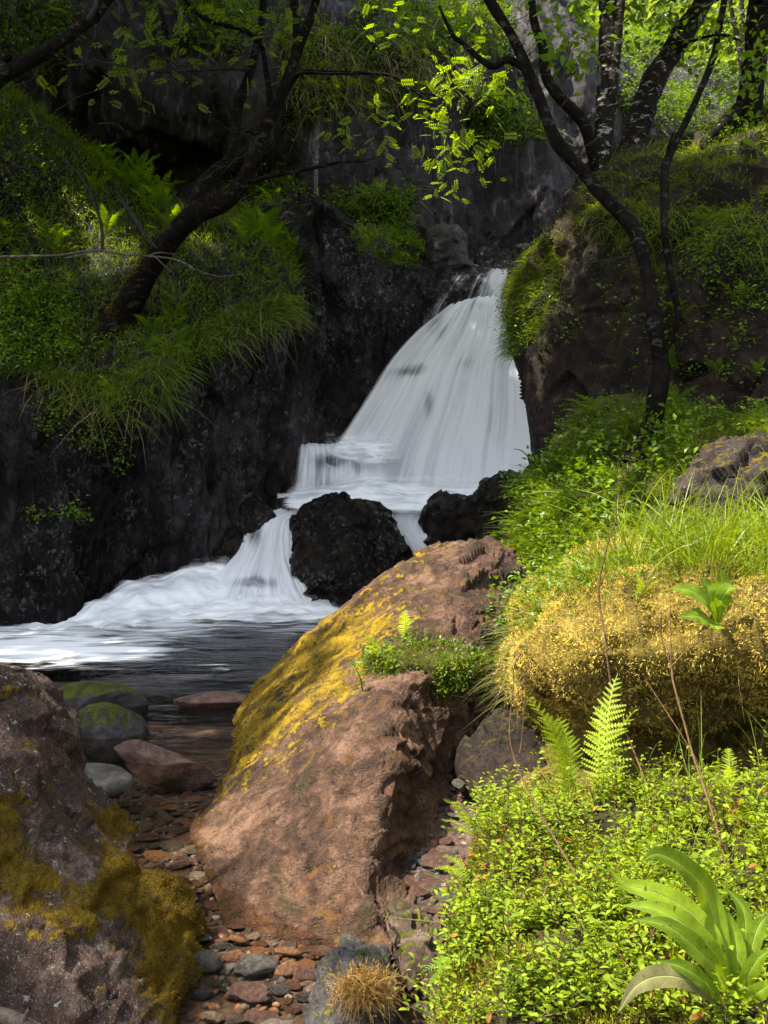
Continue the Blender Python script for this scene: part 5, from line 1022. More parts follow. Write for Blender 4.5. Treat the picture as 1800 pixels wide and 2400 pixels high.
# middle bank
MID = [(1190, 1320), (1230, 1200), (1290, 1100), (1330, 1010), (1420, 950), (1500, 950), (1700, 960), (2200, 1000), (2200, 1350), (1500, 1400)]
g = Soup()
p, n = scatter(MIDR, 15000, MID, None, None, lambda c, nn: .12 + sm(-.12, .2, fbm(c * 1.8, 3))); grass(g, p, n, (.08, .26), (.005, .009), .6, .6, 3, .8, (-.1, -.1, 0), (0, .8))
p, n = scatter(MIDR, 700, [(1190, 1320), (1260, 1120), (1400, 1200), (1340, 1350)]); grass(g, p, n, (.2, .45), (.007, .012), .6, .8, 4, .8, (-.3, -.2, .1), (.2, .9))
stuff('grass', g, M['grass'], 'grass on the middle right bank')
h = Soup(); herbs(MIDR, 700, MID, (.02, .05), (.02, .2)); herbs(MIDR, 260, [(1220, 1300), (1240, 1150), (1330, 1050), (1560, 960), (1700, 1010), (1500, 1240), (1300, 1340)], (.05, .09), (.05, .25), -1, (.2, .9), 8, .07); herbs(MIDR, 130, [(1220, 1130), (1380, 1120), (1380, 1280), (1220, 1260)], (.03, .06), (.05, .25)); stuff('herbs', h, M['herb'], 'small leafy herbs in the grass of the middle right bank')
g = Soup(); p, n = scatter(MIDR, 20000, MID, None, None, lambda c, nn: sm(.0, .25, fbm(c * 1.5 + 4, 3))); mossy(g, p, n, (.015, .035), (.1, .9)); stuff('moss', g, M['gmoss'], 'moss on the middle right bank')
# hummock: ochre moss all over, long grass on top
g = Soup()
HM = [(1140, 1640), (1140, 1400), (1250, 1300), (1400, 1230), (2300, 1150), (2300, 1900), (1170, 1900)]
lowf = lambda c, nn: sm(1740, 1600, UV(c)[1] + 60 * fbm(c * 2.5, 3)) + .03
p, n = scatter(HUM, 135000, HM, None, None, lowf); mossy(g, p + n * (.004 + .03 * np.maximum(0, fbm(p * 9, 3)))[:, None], n, (.010, .024), (0, 1), .8); stuff('moss', g, M['moss'], 'ochre moss covering the near hummock'); g = Soup(); p, n = scatter(HUM, 15000, HM, -.2, None, lambda c, nn: sm(-.02, .2, fbm(c * 3.3 + 2, 3)) * sm(1720, 1560, UV(c)[1])); mossy(g, p + n * .008, n, (.010, .024), (.3, 1), .8); stuff('moss', g, M['gmoss'], 'green moss patches on the near hummock')
g = Soup()
p, n = scatter(HUM, 3600, [(1330, 1400), (1440, 1300), (2300, 1220), (2300, 1390), (1600, 1370), (1450, 1400)], -.1); grass(g, p, n, (.12, .34), (.003, .006), .45, .45, 5, .3, (-.05, -.05, 0), (.3, .92))
p, n = scatter(HUM, 1600, [(1440, 1340), (2300, 1240), (2300, 1380), (1640, 1370)], -.1); grass(g, p, n, (.28, .62), (.004, .0075), .3, .5, 6, .3, (.1, -.05, 0), (.35, .92))
p, n = scatter(HUM, 650, [(1180, 1480), (1280, 1370), (1420, 1320), (1460, 1400), (1250, 1490)], -.5); grass(g, p, n, (.07, .20), (.0025, .0045), .7, .5, 4, .6, (-.15, -.05, 0), (.2, .9))
p, n = scatter(HUM, 260, [(1150, 1620), (1180, 1450), (1260, 1440), (1220, 1640)], -1); grass(g, p, n, (.07, .2), (.002, .004), .6, .7, 4, .8, (-.4, -.1, -.2), (.2, 1))
p, n = scatter(HUM, 1400, HM, .1); grass(g, p, n, (.03, .10), (.0015, .003), .8, .5, 3, .6, (0, -.2, 0), (.2, 1)); p, n = scatter(HUM, 330, HM, -.3); grass(g, p, n, (.05, .16), (.002, .004), .6, .6, 4, .7, (0, -.2, 0), (.2, 1))
stuff('grass', g, M['grass'], 'long sunlit grass on top of the near hummock')
g = Soup(); p, n = scatter(HUM, 130, [(1150, 1640), (1180, 1450), (1300, 1450), (1240, 1680)], -1); grass(g, p, n, (.08, .24), (.0015, .003), .6, .8, 4, .6, (-.4, -.2, -.5))
p, n = scatter(HUM, 220, [(1330, 1400), (1450, 1310), (2300, 1260), (2300, 1420), (1450, 1420)], -.5); grass(g, p, n, (.08, .26), (.002, .0035), .6, .9, 4, .5, (0, -.2, -.1)); p, n = scatter(HUM, 40, [(1700, 1560), (2300, 1560), (2300, 1650), (1720, 1650)], -1); grass(g, p, n, (.06, .16), (.0015, .003), .6, .9, 4, .5, (0, -.2, -.5)); stuff('dry_grass', g, M['straw'], 'pale dry stalks in the moss of the hummock')
h = Soup(); herbs(HUM, 90, [(1180, 1480), (1280, 1380), (1560, 1330), (1600, 1420), (1300, 1460)], (.012, .026), (.01, .10), -1, (.2, .9), 6, .03); herbs(HUM, 160, HM, (.008, .018), (.01, .05), -1, (.3, .9), 5, .02); herbs(HUM, 150, [(1180, 1420), (1350, 1330), (1700, 1300), (1700, 1400), (1300, 1450)], (.015, .04), (.02, .16), -1, (.2, .9), 7, .04); herbs(HUM, 130, [(1150, 1480), (1240, 1380), (1360, 1330), (1400, 1380), (1260, 1460)], (.015, .035), (.02, .14), -1, (.2, .9), 7, .035); stuff('herbs', h, M['herb'], 'small leafy herbs on the near hummock')
# slab: golden moss and the green cushion
g = Soup()
mm = SLAB.A['moss']
def mossw(S, thr, key='moss', gain=1.0):
    a = S.A[key][:-1, :-1]
    return lambda c, nn: sm(thr, thr + .25, a + .25 * fbm(c * 6, 3))
p, n = scatter(SLAB, 30000, None, None, None, mossw(SLAB, .40)); mossy(g, p, n, (.006, .017), (0, 1), .9); stuff('moss', g, M['ymoss'], 'golden moss on the slab')
a_ = LB.A['moss']
LBs = Surf(); LBs.G = np.concatenate([LB.G, LB.G[:, :1]], 1); LBs.N = np.concatenate([LB.N, LB.N[:, :1]], 1); LBs.A = {'moss': np.concatenate([a_, a_[:, :1]], 1)}
g = Soup(); vis_ = lambda c, nn: mossw(LBs, .42)(c, nn) * (nn[..., 1] < .3) * (UV(c)[0] > -60) * (c[..., 1] > .5)
p, n = scatter(LBs, 40000, None, None, None, vis_); mossy(g, p, n, (.005, .013), (0, 1), .9); stuff('moss', g, M['bmoss'], 'brown moss on the corner boulder')
cv, cf = blob(4, (.36, .28, .20), 77, .18); cc = np.array(P(1000, 1580, 5.15)) + [0, .05, -.02]
CU = tag(link('moss_cushion', mesh('moss_cushion', cv, cf, M['soil']), None, tuple(cc)), 'dark green cushion of moss and little plants on the slab', 'moss cushion')
nn_ = unit(cv); tri = cv[cf].mean(1)
g = Soup(); k = RNG.integers(0, len(cv), 9000); mossy(g, cv[k] + RNG.normal(size=(9000, 3)) * .012, nn_[k], (.015, .035), (0, .9), .8); link('moss', g.mesh('moss', M['gmoss'], False), CU)['kind'] = 'stuff'
h = Soup(); k = RNG.choice(np.where((cv[:, 2] > -.05))[0], 420); q = np.repeat(cv[k] + nn_[k] * RNG.uniform(.01, .08, 420)[:, None], 4, 0) + RNG.normal(size=(1680, 3)) * .02
leaves(h, OV3, q, unit(RNG.normal(size=q.shape) + [0, -.2, .3]), (.012, .030), (0, .9)); link('leaves', h.mesh('leaves', M['herb'], False), CU)['kind'] = 'stuff'
g = Soup(); k = RNG.integers(0, len(cv), 260); grass(g, cv[k], nn_[k], (.05, .14), (.002, .004), .5, .6, 3, .8); link('grass', g.mesh('grass', M['grass'], False), CU)['kind'] = 'stuff'
M['litter'] = leaf_mat('fallen_leaf_brown', (.06, .025, .008), (.28, .13, .035), .2, .7, gloss=.1)
g = Soup(); p, n = scatter(NEAR, 9000, [(930, 2500), (1040, 2330), (1060, 2050), (1110, 1900), (1200, 1900), (1170, 2150), (1150, 2450)], -1.1); mossy(g, p, n, (.010, .022), (0, .9), .8); stuff('moss', g, M['gmoss'], 'moss on the left rim of the near bank')
# ferns
def ferns(S, n, poly, size, label, group, nf=(5, 8), m='fern', up=-.3, kind='lo'):
    p, nn = scatter(S, n, poly, up)
    for q in p: fern(q, random.uniform(*size), random.randint(*nf), label, m, kind, group)
ferns(MIDR, 5, [(1240, 1180), (1330, 1080), (1420, 1120), (1400, 1260), (1260, 1290)], (.25, .42), 'small fern in the grass left of the leaning right-hand tree', 'small ferns on the middle bank')
ferns(RIGHT, 7, [(1400, 560), (1800, 600), (1800, 900), (1450, 860)], (.3, .5), 'fern growing out of the dark red-brown rock face on the right', 'ferns on the right rock face', up=-1)
ferns(LEFT, 20, [(440, 480), (600, 500), (700, 620), (690, 700), (560, 690), (460, 620)], (.55, .85), 'fern in the bank of ferns right of the leaning tree', 'ferns in the bank of ferns right of the leaning tree')
ferns(LEFT, 14, [(240, 380), (400, 470), (460, 520), (420, 600), (330, 560)], (.5, .8), 'fern on the slope below the cave behind the leaning tree', 'ferns on the slope below the cave behind the leaning tree')
ferns(LEFT, 8, [(130, 280), (260, 400), (280, 520), (180, 480)], (.5, .8), 'fern high on the left slope under the corner trunk', 'ferns high on the left slope under the corner trunk')
ferns(LEFT, 7, [(330, 740), (440, 720), (430, 820), (340, 860)], (.4, .6), 'fern hanging below the mossy foot of the leaning tree', 'ferns hanging below the mossy foot of the leaning tree')
ferns(LEFT, 5, [(0, 520), (160, 560), (160, 640), (0, 640)], (.5, .7), 'fern at the left edge above the level dead branch', 'ferns at the left edge above the level dead branch')
ferns(BEDR, 5, [(570, 440), (680, 500), (660, 570), (580, 560)], (.5, .7), 'fern clinging to the wet wall edge right of the ledge', 'ferns on the wet wall edge', up=-1)
fern(ground_at(LEFT, 330, 425), .95, 6, 'tall upright fern in front of the dark cave left of the leaning tree', tilt=(50, 75))
fern(ground_at(LEFT, 255, 545), .8, 6, 'fern beside the dead grey stick on the left ledge', tilt=(35, 65))
ferns(BC, 5, [(800, 480), (930, 470), (940, 540), (820, 550)], (.6, .9), 'fern at the foot of the back cliff above the wet wall', 'ferns under the back cliff', up=-1)
ferns(BC, 5, [(1080, 250), (1180, 270), (1150, 320), (1090, 310)], (.6, .9), 'fern hanging on the back cliff behind the lit rowan leaves', 'ferns on the back cliff', up=-1)
fern(ground_at(MIDR, 1400, 985), .62, 6, 'large fern spreading left at the foot of the leaning right-hand tree', 'fern', 'hi', tilt=(15, 50), az0=R(80), spread=R(200))
fern(ground_at(MIDR, 1590, 960), .5, 5, 'fern to the right of the leaning tree on the grassy bank', 'fern', 'hi', tilt=(35, 60))
fern(ground_at(MIDR, 1490, 1330), .4, 5, 'small fern low in the grass of the middle bank', 'fern', 'hi', tilt=(25, 55))
fern(P(1800, 960, 8.6), .4, 4, 'fern peeking in at the right edge against the dark rock', 'fern', 'hi', tilt=(20, 50))
fern(ground_at(NEAR, 1330, 1880), .37, 4, 'bright upright fern before the hummock, left of the taller one', 'fernlit', 'hi', tilt=(62, 85), az0=R(100), spread=R(170))
fern(ground_at(NEAR, 1415, 1880), .43, 3, 'tallest bright fern before the dark hollow of the hummock', 'fernlit', 'hi', tilt=(68, 84), az0=R(-20), spread=R(120))
fern(ground_at(NEAR, 1700, 1855), .16, 4, 'small bright fern among bilberries near the right edge', 'fernlit', 'hi', tilt=(40, 70))
fern(ground_at(NEAR, 1110, 1960), .17, 3, 'small bright fern tilting left at the edge of the near bank', 'fernlit', 'hi', az0=R(75), spread=R(90), tilt=(20, 55))
fern(ground_at(NEAR, 1105, 2080), .15, 3, 'small fern at the left rim of the bilberries over the gully', 'fernlit', 'hi', az0=R(80), spread=R(90), tilt=(10, 40))
fern(ground_at(NEAR, 1120, 2240), .22, 3, 'drooping dark fern under the near bank above the block rock', 'fern', 'hi', az0=R(95), spread=R(80), tilt=(-35, 5))
fern(ground_at(SLAB, 890, 1570), .32, 5, 'bright fern growing on top of the slab left of the moss cushion', 'fernlit', 'hi', tilt=(30, 70))
fern(ground_at(SLAB, 940, 1500), .28, 4, 'fern behind the moss cushion on the slab', 'fernlit', 'hi', tilt=(30, 70))
fern(ground_at(HUM, 1500, 1400), .14, 4, 'little pale fern in the grass on top of the hummock', 'fernlit', 'hi', tilt=(40, 75))
# bilberry shrubs on the near bank
def sprig_parts(seed):
    g0 = np.random.default_rng(seed); st = Soup(); lf = Soup()
    for k in range(g0.integers(5, 8)):
        a = g0.uniform(0, 6.28); r0 = g0.uniform(0, .03); q = np.array([math.cos(a) * r0, math.sin(a) * r0, -.02]); d = unit(np.array([math.cos(a) * .55, math.sin(a) * .55, 1.])); l = g0.uniform(.09, .21); pts = [q]
        for j in range(5): d = unit(d + g0.normal(size=3) * [.25, .25, .12]); pts.append(pts[-1] + d * l / 5)
        v, f = tube(pts, [.0016, .0008], 5, 0, 0, 2); st.add(v, f)
        pts = np.array(pts); nl = g0.integers(18, 26)
        for j in range(nl):
            t = .22 + .78 * j / nl; i = min(int(t * 5), 4); b = pts[i] + (pts[i + 1] - pts[i]) * (t * 5 - i)
            az = j * 2.4 + g0.normal() * .5; dd = unit(np.array([math.cos(az), math.sin(az), g0.uniform(.0, .7)])); off = g0.uniform(.002, .022) * dd
            leaves(lf, OV, (b + off)[None], dd[None], (.009, .0205), (0, .92) if g0.random() > .08 else (.93, 1), np.array([g0.normal() * .5]))
    return mesh('stem', np.concatenate(st.v), np.concatenate(st.f), M['stem']), lf.mesh('foliage', M['bil'], True)
SP = [sprig_parts(100 + i) for i in range(8)]
NB = [(980, 2430), (1070, 2330), (1100, 2200), (1105, 2030), (1160, 1925), (1290, 1885), (1500, 1860), (2150, 1830), (2150, 2420)]
def clearing(c, nn):
    u, v = UV(c); return np.where(((u - 1680) / 150) ** 2 + ((v - 2330) / 120) ** 2 < 1, .1, 1.) * np.where((u > 1560) & (u < 1830) & (v < 2080), .30, 1.) * (.25 + 1.5 * sm(-.15, .25, fbm(c * 3.1 + 7, 2)))
p, n = scatter(NEAR, 298, NB, -.4, None, clearing); order = np.argsort(-p[:, 1])
for i, q in enumerate(p[order]):
    e = empty('bilberry_shrub', tuple(q), 'low bilberry shrub with small oval bright green leaves on the sunlit near bank', 'shrub', 'bilberry shrubs on the near bank', random.uniform(0, 6.28))
    s = random.uniform(.65, 1.2); e.scale = (s, s, s * random.uniform(.75, 1.05))
    a, b = SP[i % 8]; link('stem', a, e); link('foliage', b, e)
h = Soup(); herbs(NEAR, 1300, [(1400, 2100), (1500, 1880), (2150, 1840), (2150, 2420), (1400, 2420)], (.010, .022), (.0, .07), -1, (.3, .95), 5, .022); stuff('herbs', h, M['bil'], 'tiny leafy seedlings between the bilberries')
g = Soup(); p, n = scatter(NEAR, 38000, NB, -1, None, lambda c, nn: .04 + sm(-.05, .25, fbm(c * 4, 3))); mossy(g, p, n, (.010, .022), (0, 1), .8); stuff('moss', g, M['gmoss'], 'green and ochre moss under the bilberries')
g = Soup(); p, n = scatter(NEAR, 420, [(1450, 1900), (2150, 1840), (2150, 2300), (1500, 2200)], -1); grass(g, p, n, (.06, .2), (.0015, .0035), .6, .6, 5, .5, (0, 0, 0), (.4, 1)); p, n = scatter(NEAR, 60, [(1500, 1900), (2150, 1880), (2150, 2000)], -1); grass(g, p, n, (.25, .45), (.002, .0035), .2, .35, 6, .3, (0, 0, 0), (.4, .9))
p, n = scatter(NEAR, 120, NB, -.5); grass(g, p, n, (.05, .16), (.0015, .003), .6, .6, 5, .5, (0, 0, 0), (.4, 1)); stuff('grass', g, M['grass'], 'thin grass among the bilberries')
h = Soup(); p, n = scatter(NEAR, 260, NB, -1); leaves(h, OV, p + n * .012, unit(RNG.normal(size=p.shape) * [1, 1, .4]), (.016, .036), (0, .9)); stuff('fallen_leaves', h, M['litter'], 'brown fallen leaves between the bilberries')
g = Soup(); p, n = scatter(GUL, 300, None); mossy(g, p, n, (.01, .02), (0, .7)); stuff('moss', g, M['gmoss'], 'moss between the gully stones')
# ------------------------------------------------------------ stones of the stream bed
def bedz(x, y):
    i = np.clip((y - .5) / 18.5 * 139, 0, 138.99); j = np.clip((x + 6) / 12 * 89, 0, 88.99); i0, j0 = int(i), int(j)
    return float(BED.G[int(round(i)), int(round(j)), 2])
M['darkstone'] = rock_mat('slate_stone', (.018, .018, .02), (.05, .05, .054), (.12, .12, .125), (.25, .5), 5, bump=1.0, bd=.015)
M['orangestone'] = rock_mat('orange_stone', (.08, .035, .018), (.22, .105, .055), (.38, .21, .12), (.3, .6), 5, bump=1.0, bd=.015)
SM = {}
for k in ('redstone', 'greystone', 'palestone', 'darkstone', 'orangestone'):
    SM[k] = []
    for i in range(4):
        v, f = blob(3, (1, .8, .62), 200 + i + 10 * len(SM), .14, 1.2, .7, 11); SM[k].append(mesh('stone', v, f, M[k]))
PSM = {}
for k in SM:
    PSM[k] = []
    for i in range(4):
        v, f = blob(2, (1, .8, .5), 300 + i + 10 * len(PSM), .16, 1.0, .5, 9); PSM[k].append(mesh('pebble', v, f, M[k]))
placed = []
for u, v, wd_, ht, k, lab in ((456, 2178, 92, 42, 'greystone', 'flat grey stone touching the corner boulder at the waterline'), (477, 2252, 100, 78, 'greystone', 'big grey rounded stone against the corner boulder'), (600, 2252, 138, 66, 'greystone', 'widest greenish grey flat stone in the middle of the near stream bed'),
    (575, 2316, 120, 70, 'redstone', 'dark brown sloping stone below the widest grey one'), (678, 2211, 66, 34, 'orangestone', 'orange stone with a flat top beside the slab toe'), (676, 2262, 66, 62, 'orangestone', 'upright orange brown stone right of the widest grey one'),
    (559, 2182, 46, 26, 'orangestone', 'small tan stone above the widest grey one'), (597, 2174, 34, 22, 'palestone', 'palest round stone at the edge of the slab toe'), (551, 2224, 64, 46, 'orangestone', 'pinkish wedge stone left of the widest grey one'),
    (515, 2197, 44, 30, 'darkstone', 'small dark stone between the grey ones and the tan wedge'), (656, 2306, 50, 30, 'darkstone', 'blue grey oval stone right of the dark brown one'), (722, 2316, 62, 24, 'darkstone', 'thin slate lying before the straw tufted rock'),
    (754, 2211, 50, 38, 'redstone', 'red brown stone under the toe of the slab'), (720, 2272, 62, 54, 'redstone', 'brown stone between the orange one and the straw tufted rock'), (498, 2362, 56, 34, 'palestone', 'mottled pale stone at the foot of the corner boulder near the bottom edge'),
    (556, 2368, 54, 26, 'greystone', 'little flat grey stone near the bottom edge'), (612, 2372, 110, 44, 'redstone', 'flat brown stone at the bottom edge'), (640, 2400, 110, 50, 'palestone', 'pale lichened stone cut by the bottom edge'), (712, 2396, 50, 42, 'orangestone', 'reddish stone at the bottom edge beside the pale lichened one'),
    (470, 2310, 50, 34, 'darkstone', 'dark flat stone half under the corner boulder'), (690, 2345, 44, 34, 'redstone', 'brown pebble wedged before the straw tufted rock'), (815, 2215, 60, 40, 'redstone', 'dull red stone between slab toe and block rock'), (880, 2235, 46, 44, 'orangestone', 'orange splinter stone leaning on the block rock'), (960, 2140, 70, 44, 'redstone', 'brown stone in the gully above the block rock')):
    Y = 1.6 * FPX / (v - 1200 + 14); x = (u - 900) / FPX * Y; a = wd_ / 2 / FPX * Y; hh = max(ht / FPX * Y * .6, .018)
    z = bedz(x, Y) + hh * .32; me = random.choice(SM[k])
    o = tag(link('stone', me, None, (x, Y, max(z, -.01)), (random.uniform(-.1, .1), random.uniform(-.12, .12), random.uniform(-.35, .35)), (a * 1.12, a * .85, hh * 1.0)), lab, 'stone'); placed.append((x, Y, a * .8))
cnt = 0; tries = 0; LABP = {'redstone': 'reddish brown pebble', 'greystone': 'grey pebble', 'palestone': 'pale pebble', 'darkstone': 'dark slate pebble', 'orangestone': 'orange pebble'}
STREAM = [(200, 1790), (420, 1800), (560, 1800), (480, 1900), (460, 1960), (520, 2140), (900, 2190), (930, 2420), (400, 2420), (330, 2050), (210, 1860)]
ss = Soup(); stuffc = {k: Soup() for k in SM}
while cnt < 300 and tries < 30000:
    tries += 1
    frac = cnt / 300.0
    u = random.uniform(180, 930); v = random.uniform(1760, 2420)
    if not inpoly(np.array(u), np.array(v), STREAM): continue
    Y = (1.6 + .12) * FPX / (v - 1200); x = (u - 900) / FPX * Y
    a = random.uniform(.055, .085) * (1 - frac) + random.uniform(.018, .035) * frac
    if v > 2150: a *= .62
    if any((x - p) ** 2 + (Y - q) ** 2 < (.78 * (a + r)) ** 2 for p, q, r in placed): continue
    placed.append((x, Y, a)); k = random.choices(list(SM), (44, 20, 8, 10, 18))[0]
    o = link('pebble', random.choice(PSM[k]), None, (x, Y, bedz(x, Y) + a * .12), (random.uniform(-.25, .25), random.uniform(-.25, .25), random.uniform(0, 6.28)), (a * 1.2, a, a * random.uniform(.4, .75)))
    tag(o, LABP[k] + ' on the bed of the clear stream', 'pebble', LABP[k] + 's of the stream bed'); cnt += 1
def pebblestuff(name, pts, size, lab, parent=None):
    s = Soup(); k0 = list(SM)
    v, f = ico(1)
    mats_ = {}
    for k, wgt in zip(k0, (.36, .26, .1, .16, .12)):
        idx = RNG.random(len(pts)) < wgt
        q = pts[idx]; 
        if not len(q): continue
        tv = v * (1 + .15 * perlin(v * 1.3 + 4))[:, None]
        Mx = frame_from(rdir(len(q)) * [1, 1, .3]) * np.stack([RNG.uniform(*size, len(q)), RNG.uniform(*size, len(q)), RNG.uniform(*size, len(q)) * .55], -1)[:, None, :]
        s2 = Soup(); stamp(s2, tv, f, Mx, q, RNG.random(len(q))); tag(link(name, s2.mesh(name, M[k], True)), lab + ', ' + LABP[k][:-7] + ' ones', None, None, 'stuff')
p, n = scatter(BED, 2600, STREAM); pebblestuff('gravel', p, (.008, .024), 'fine gravel of the stream bed')
p, n = scatter(GUL, 1500, None); pebblestuff('gravel', p, (.006, .020), 'gravel in the gully')
p, n = scatter(GUL, 170, [(880, 2130), (1000, 1900), (1070, 1720), (1140, 1660), (1180, 1700), (1110, 1820), (1060, 1950), (1080, 2200), (960, 2240)])
got = []
for q in p:
    a = random.uniform(.02, .055)
    if any((q[0] - w_[0]) ** 2 + (q[1] - w_[1]) ** 2 < (.75 * (a + w_[2])) ** 2 for w_ in got): continue
    got.append((q[0], q[1], a)); k = random.choices(list(SM), (46, 16, 6, 14, 8))[0]
    tag(link('pebble', random.choice(PSM[k]), None, tuple(q + [0, 0, a * .15]), (random.uniform(-.5, .5), random.uniform(-.5, .5), random.uniform(0, 6.28)), (a * 1.2, a, a * random.uniform(.5, .9))), LABP[k] + ' lodged in the dry gully right of the slab', 'pebble', LABP[k] + 's in the gully')
for u, v, Y, a, lab in ((1030, 2020, 3.75, .075, 'brown wedge stone in the dry gully near the bilberries'), (1000, 2090, 3.6, .09, 'wide brown stone in the dry gully above the block rock'), (1075, 1840, 4.4, .055, 'grey upright stone in the dry gully beside the dark angular rock'), (1105, 1725, 5.2, .07, 'round grey stone at the top of the dry gully')):
    tag(link('stone', SM['redstone' if 'brown' in lab else 'greystone'][1], None, P(u, v, Y), (.3, .2, random.uniform(0, 3)), (a * 1.2, a, a * .9)), lab, 'stone')
# straw moss tuft on the grey rock, bottom edge
c0 = np.array(P(855, 2315, 2.74)); T = Soup(); k = 420
p = c0 + RNG.normal(size=(k, 3)) * [.035, .03, .012]; grass(T, p, np.tile([0, -.3, 1.], (k, 1)), (.04, .10), (.0018, .0035), .7, 1.3, 5, .6, (0, -.25, -.1))
p = c0 + RNG.normal(size=(1500, 3)) * [.05, .04, .022]; mossy(T, p, unit(p - c0 + [0, 0, .05]), (.012, .03), (.1, .9), .8)
tag(link('moss_tuft', T.mesh('moss_tuft', M['tuft'])), 'tangled straw brown moss tuft drooping over the grey rock', 'moss')
# long dry flower stalks in front of the hummock
def stalk(label, path, r, m='stem', extra=(), name='dead_stalk', cat='stalk', base_i=-1):
    b = np.array(P(*path[base_i])); e = empty(name, tuple(b), label, cat)
    r = [a * (.62 if m == 'stem' else 1) for a in r]
    limb(e, 'stem', path, r, m, 6, .15, b, 6)
    for q, rr in extra: limb(e, 'side_stem', q, [a * (.62 if m == 'stem' else 1) for a in rr], m, 6, .15, b, 6)
    return e, b
stalk('long dry stalk slanting from the gully edge down across the bilberries', [(1204, 1600, 2.5), (1196, 1740, 2.45), (1247, 1871, 2.35), (1334, 2023, 2.2), (1404, 2143, 2.1), (1502, 2296, 1.95)], [2, 3, 4, 4.5, 4.5, 4.5],
      extra=[([(1196, 1740, 2.45), (1213, 1765, 2.45), (1222, 1740, 2.46), (1233, 1600, 2.5), (1240, 1540, 2.52)], [2, 2, 2, 1.6, 1.2]), ([(1204, 1600, 2.5), (1206, 1560, 2.5), (1225, 1530, 2.5)], [2, 1.6, 1])])
stalk('tallest dry stalk with a withered tip rising past the hummock', [(1456, 1184, 2.9), (1421, 1288, 2.9), (1404, 1380, 2.88), (1415, 1478, 2.85), (1442, 1668, 2.75), (1475, 1735, 2.7), (1524, 1860, 2.6), (1578, 1992, 2.45)], [2, 3, 3.2, 3.2, 3.6, 4, 4.2, 4.2],
      extra=[([(1404, 1375, 2.88), (1420, 1335, 2.87), (1408, 1295, 2.87)], [2, 1.6, 1]), ([(1452, 1192, 2.9), (1440, 1196, 2.9), (1430, 1200, 2.89)], [2.5, 2, 1]), ([(1455, 1188, 2.9), (1464, 1182, 2.9), (1460, 1176, 2.9)], [3, 3, 2])])
stalk('forked dry stalk at the right in front of the ochre moss', [(1550, 1448, 2.6), (1552, 1500, 2.6), (1573, 1562, 2.58), (1578, 1600, 2.55), (1605, 1700, 2.5), (1627, 1779, 2.45), (1676, 1925, 2.3), (1714, 2077, 2.15), (1763, 2224, 2.0), (1797, 2375, 1.9)], [2, 2.4, 3.6, 4, 4.2, 4.6, 5, 5.2, 5.4, 5.4],
      extra=[([(1573, 1562, 2.58), (1610, 1525, 2.58), (1650, 1500, 2.6), (1687, 1497, 2.6)], [3.4, 3, 2.6, 2]), ([(1552, 1500, 2.6), (1548, 1450, 2.6), (1570, 1422, 2.6), (1620, 1410, 2.62)], [2.2, 2, 1.8, 1.4]), ([(1573, 1562, 2.58), (1572, 1480, 2.6), (1570, 1400, 2.62)], [2.4, 2, 1.4])])
stalk('thin yellow dry stalk crossing behind the forked one', [(1500, 1570, 2.75), (1518, 1600, 2.75), (1605, 1735, 2.65), (1660, 1828, 2.6), (1700, 1900, 2.5)], [1.4, 1.8, 2, 2.4, 2.4])
e, b = stalk('pale grass stalk with a seed head reaching left over the gully', [(898, 2147, 2.35), (960, 2155, 2.3), (1060, 2165, 2.25), (1144, 2177, 2.2), (1200, 2200, 2.15)], [.8, 1, 1.3, 1.6, 1.8], 'gstem', name='grass_stalk')
stalk('thin arching grass stalk above the seed head in the gully', [(995, 2045, 2.5), (1040, 2065, 2.45), (1090, 2105, 2.4), (1140, 2150, 2.3)], [.8, 1, 1.2, 1.4], 'gstem', name='grass_stalk')
for u0, v0, u1, v1, Y in ((1700, 1600, 1745, 1880, 2.6), (1792, 1690, 1790, 1880, 2.5), (1500, 1650, 1530, 1840, 2.75), (1775, 1640, 1770, 1900, 2.55)):
    stalk('thin green grass stalk standing before the dark hollow', [(u0, v0, Y), ((u0 * .6 + u1 * .4) + 6, v0 * .6 + v1 * .4, Y), (u1, v1, Y)], [1, 1.5, 1.8], 'gstem', name='grass_stalk')['group'] if 0 else None
# broad-leaved plants
def strap(e, base, path, wmax, m='dock', fold=.25, name='leaf', lab=None, prof=(.16, .5, .92, 1.0, .86, .45, .03), pn=26):
    p = np.array([P(*q) for q in path]); p = catmull(p, pn, 0); t = np.linspace(0, 1, pn); w = np.interp(t, np.linspace(0, 1, len(prof)), prof); w = w * wmax / 2
    T = unit(np.gradient(p, axis=0)); view = unit(np.array([0.1, -.75, .65])[None] + 0 * p); sd = unit(np.cross(T, view)); up = np.cross(sd, T)
    xs = np.array([-1, -.55, -.08, 0, .08, .55, 1]); zs = np.array([.42, .30, .02, -.06, .02, .30, .42]) * fold
    G = p[:, None] + sd[:, None] * (w[:, None] * xs)[..., None] + up[:, None] * (w[:, None] * zs * 1.2)[..., None]
    G = G + up[:, None] * (.10 * w[:, None] * np.sin(t[:, None] * 23 + xs * 2.0) * np.abs(xs))[..., None]
    tint = np.clip(.45 + .25 * np.sin(t * 5)[:, None] + .5 * (np.abs(xs) < .1) + 0 * t[:, None], 0, .9)
    me = mesh(name, G.reshape(-1, 3) - base, gridfaces(pn, 7), M[m], {'tint': np.clip(tint + random.uniform(-.25, .2), 0, .92).ravel()}, uv=np.stack([np.broadcast_to((xs + 1) / 2, (pn, 7)), np.broadcast_to(t[:, None], (pn, 7))], -1))
    o = link(name, me, e); 
    if lab: o['label'] = lab
    s_ = me.attributes
    return o
def zp(x, y, Y, ox=900, oy=1600): return (ox + x / 1.843, oy + y / 1.843, Y)
base = np.array(P(1738, 2395, 1.72)); e = empty('broadleaf_plant', tuple(base), 'large broad-leaved plant with long grey-green leaves in the lower right', 'plant')
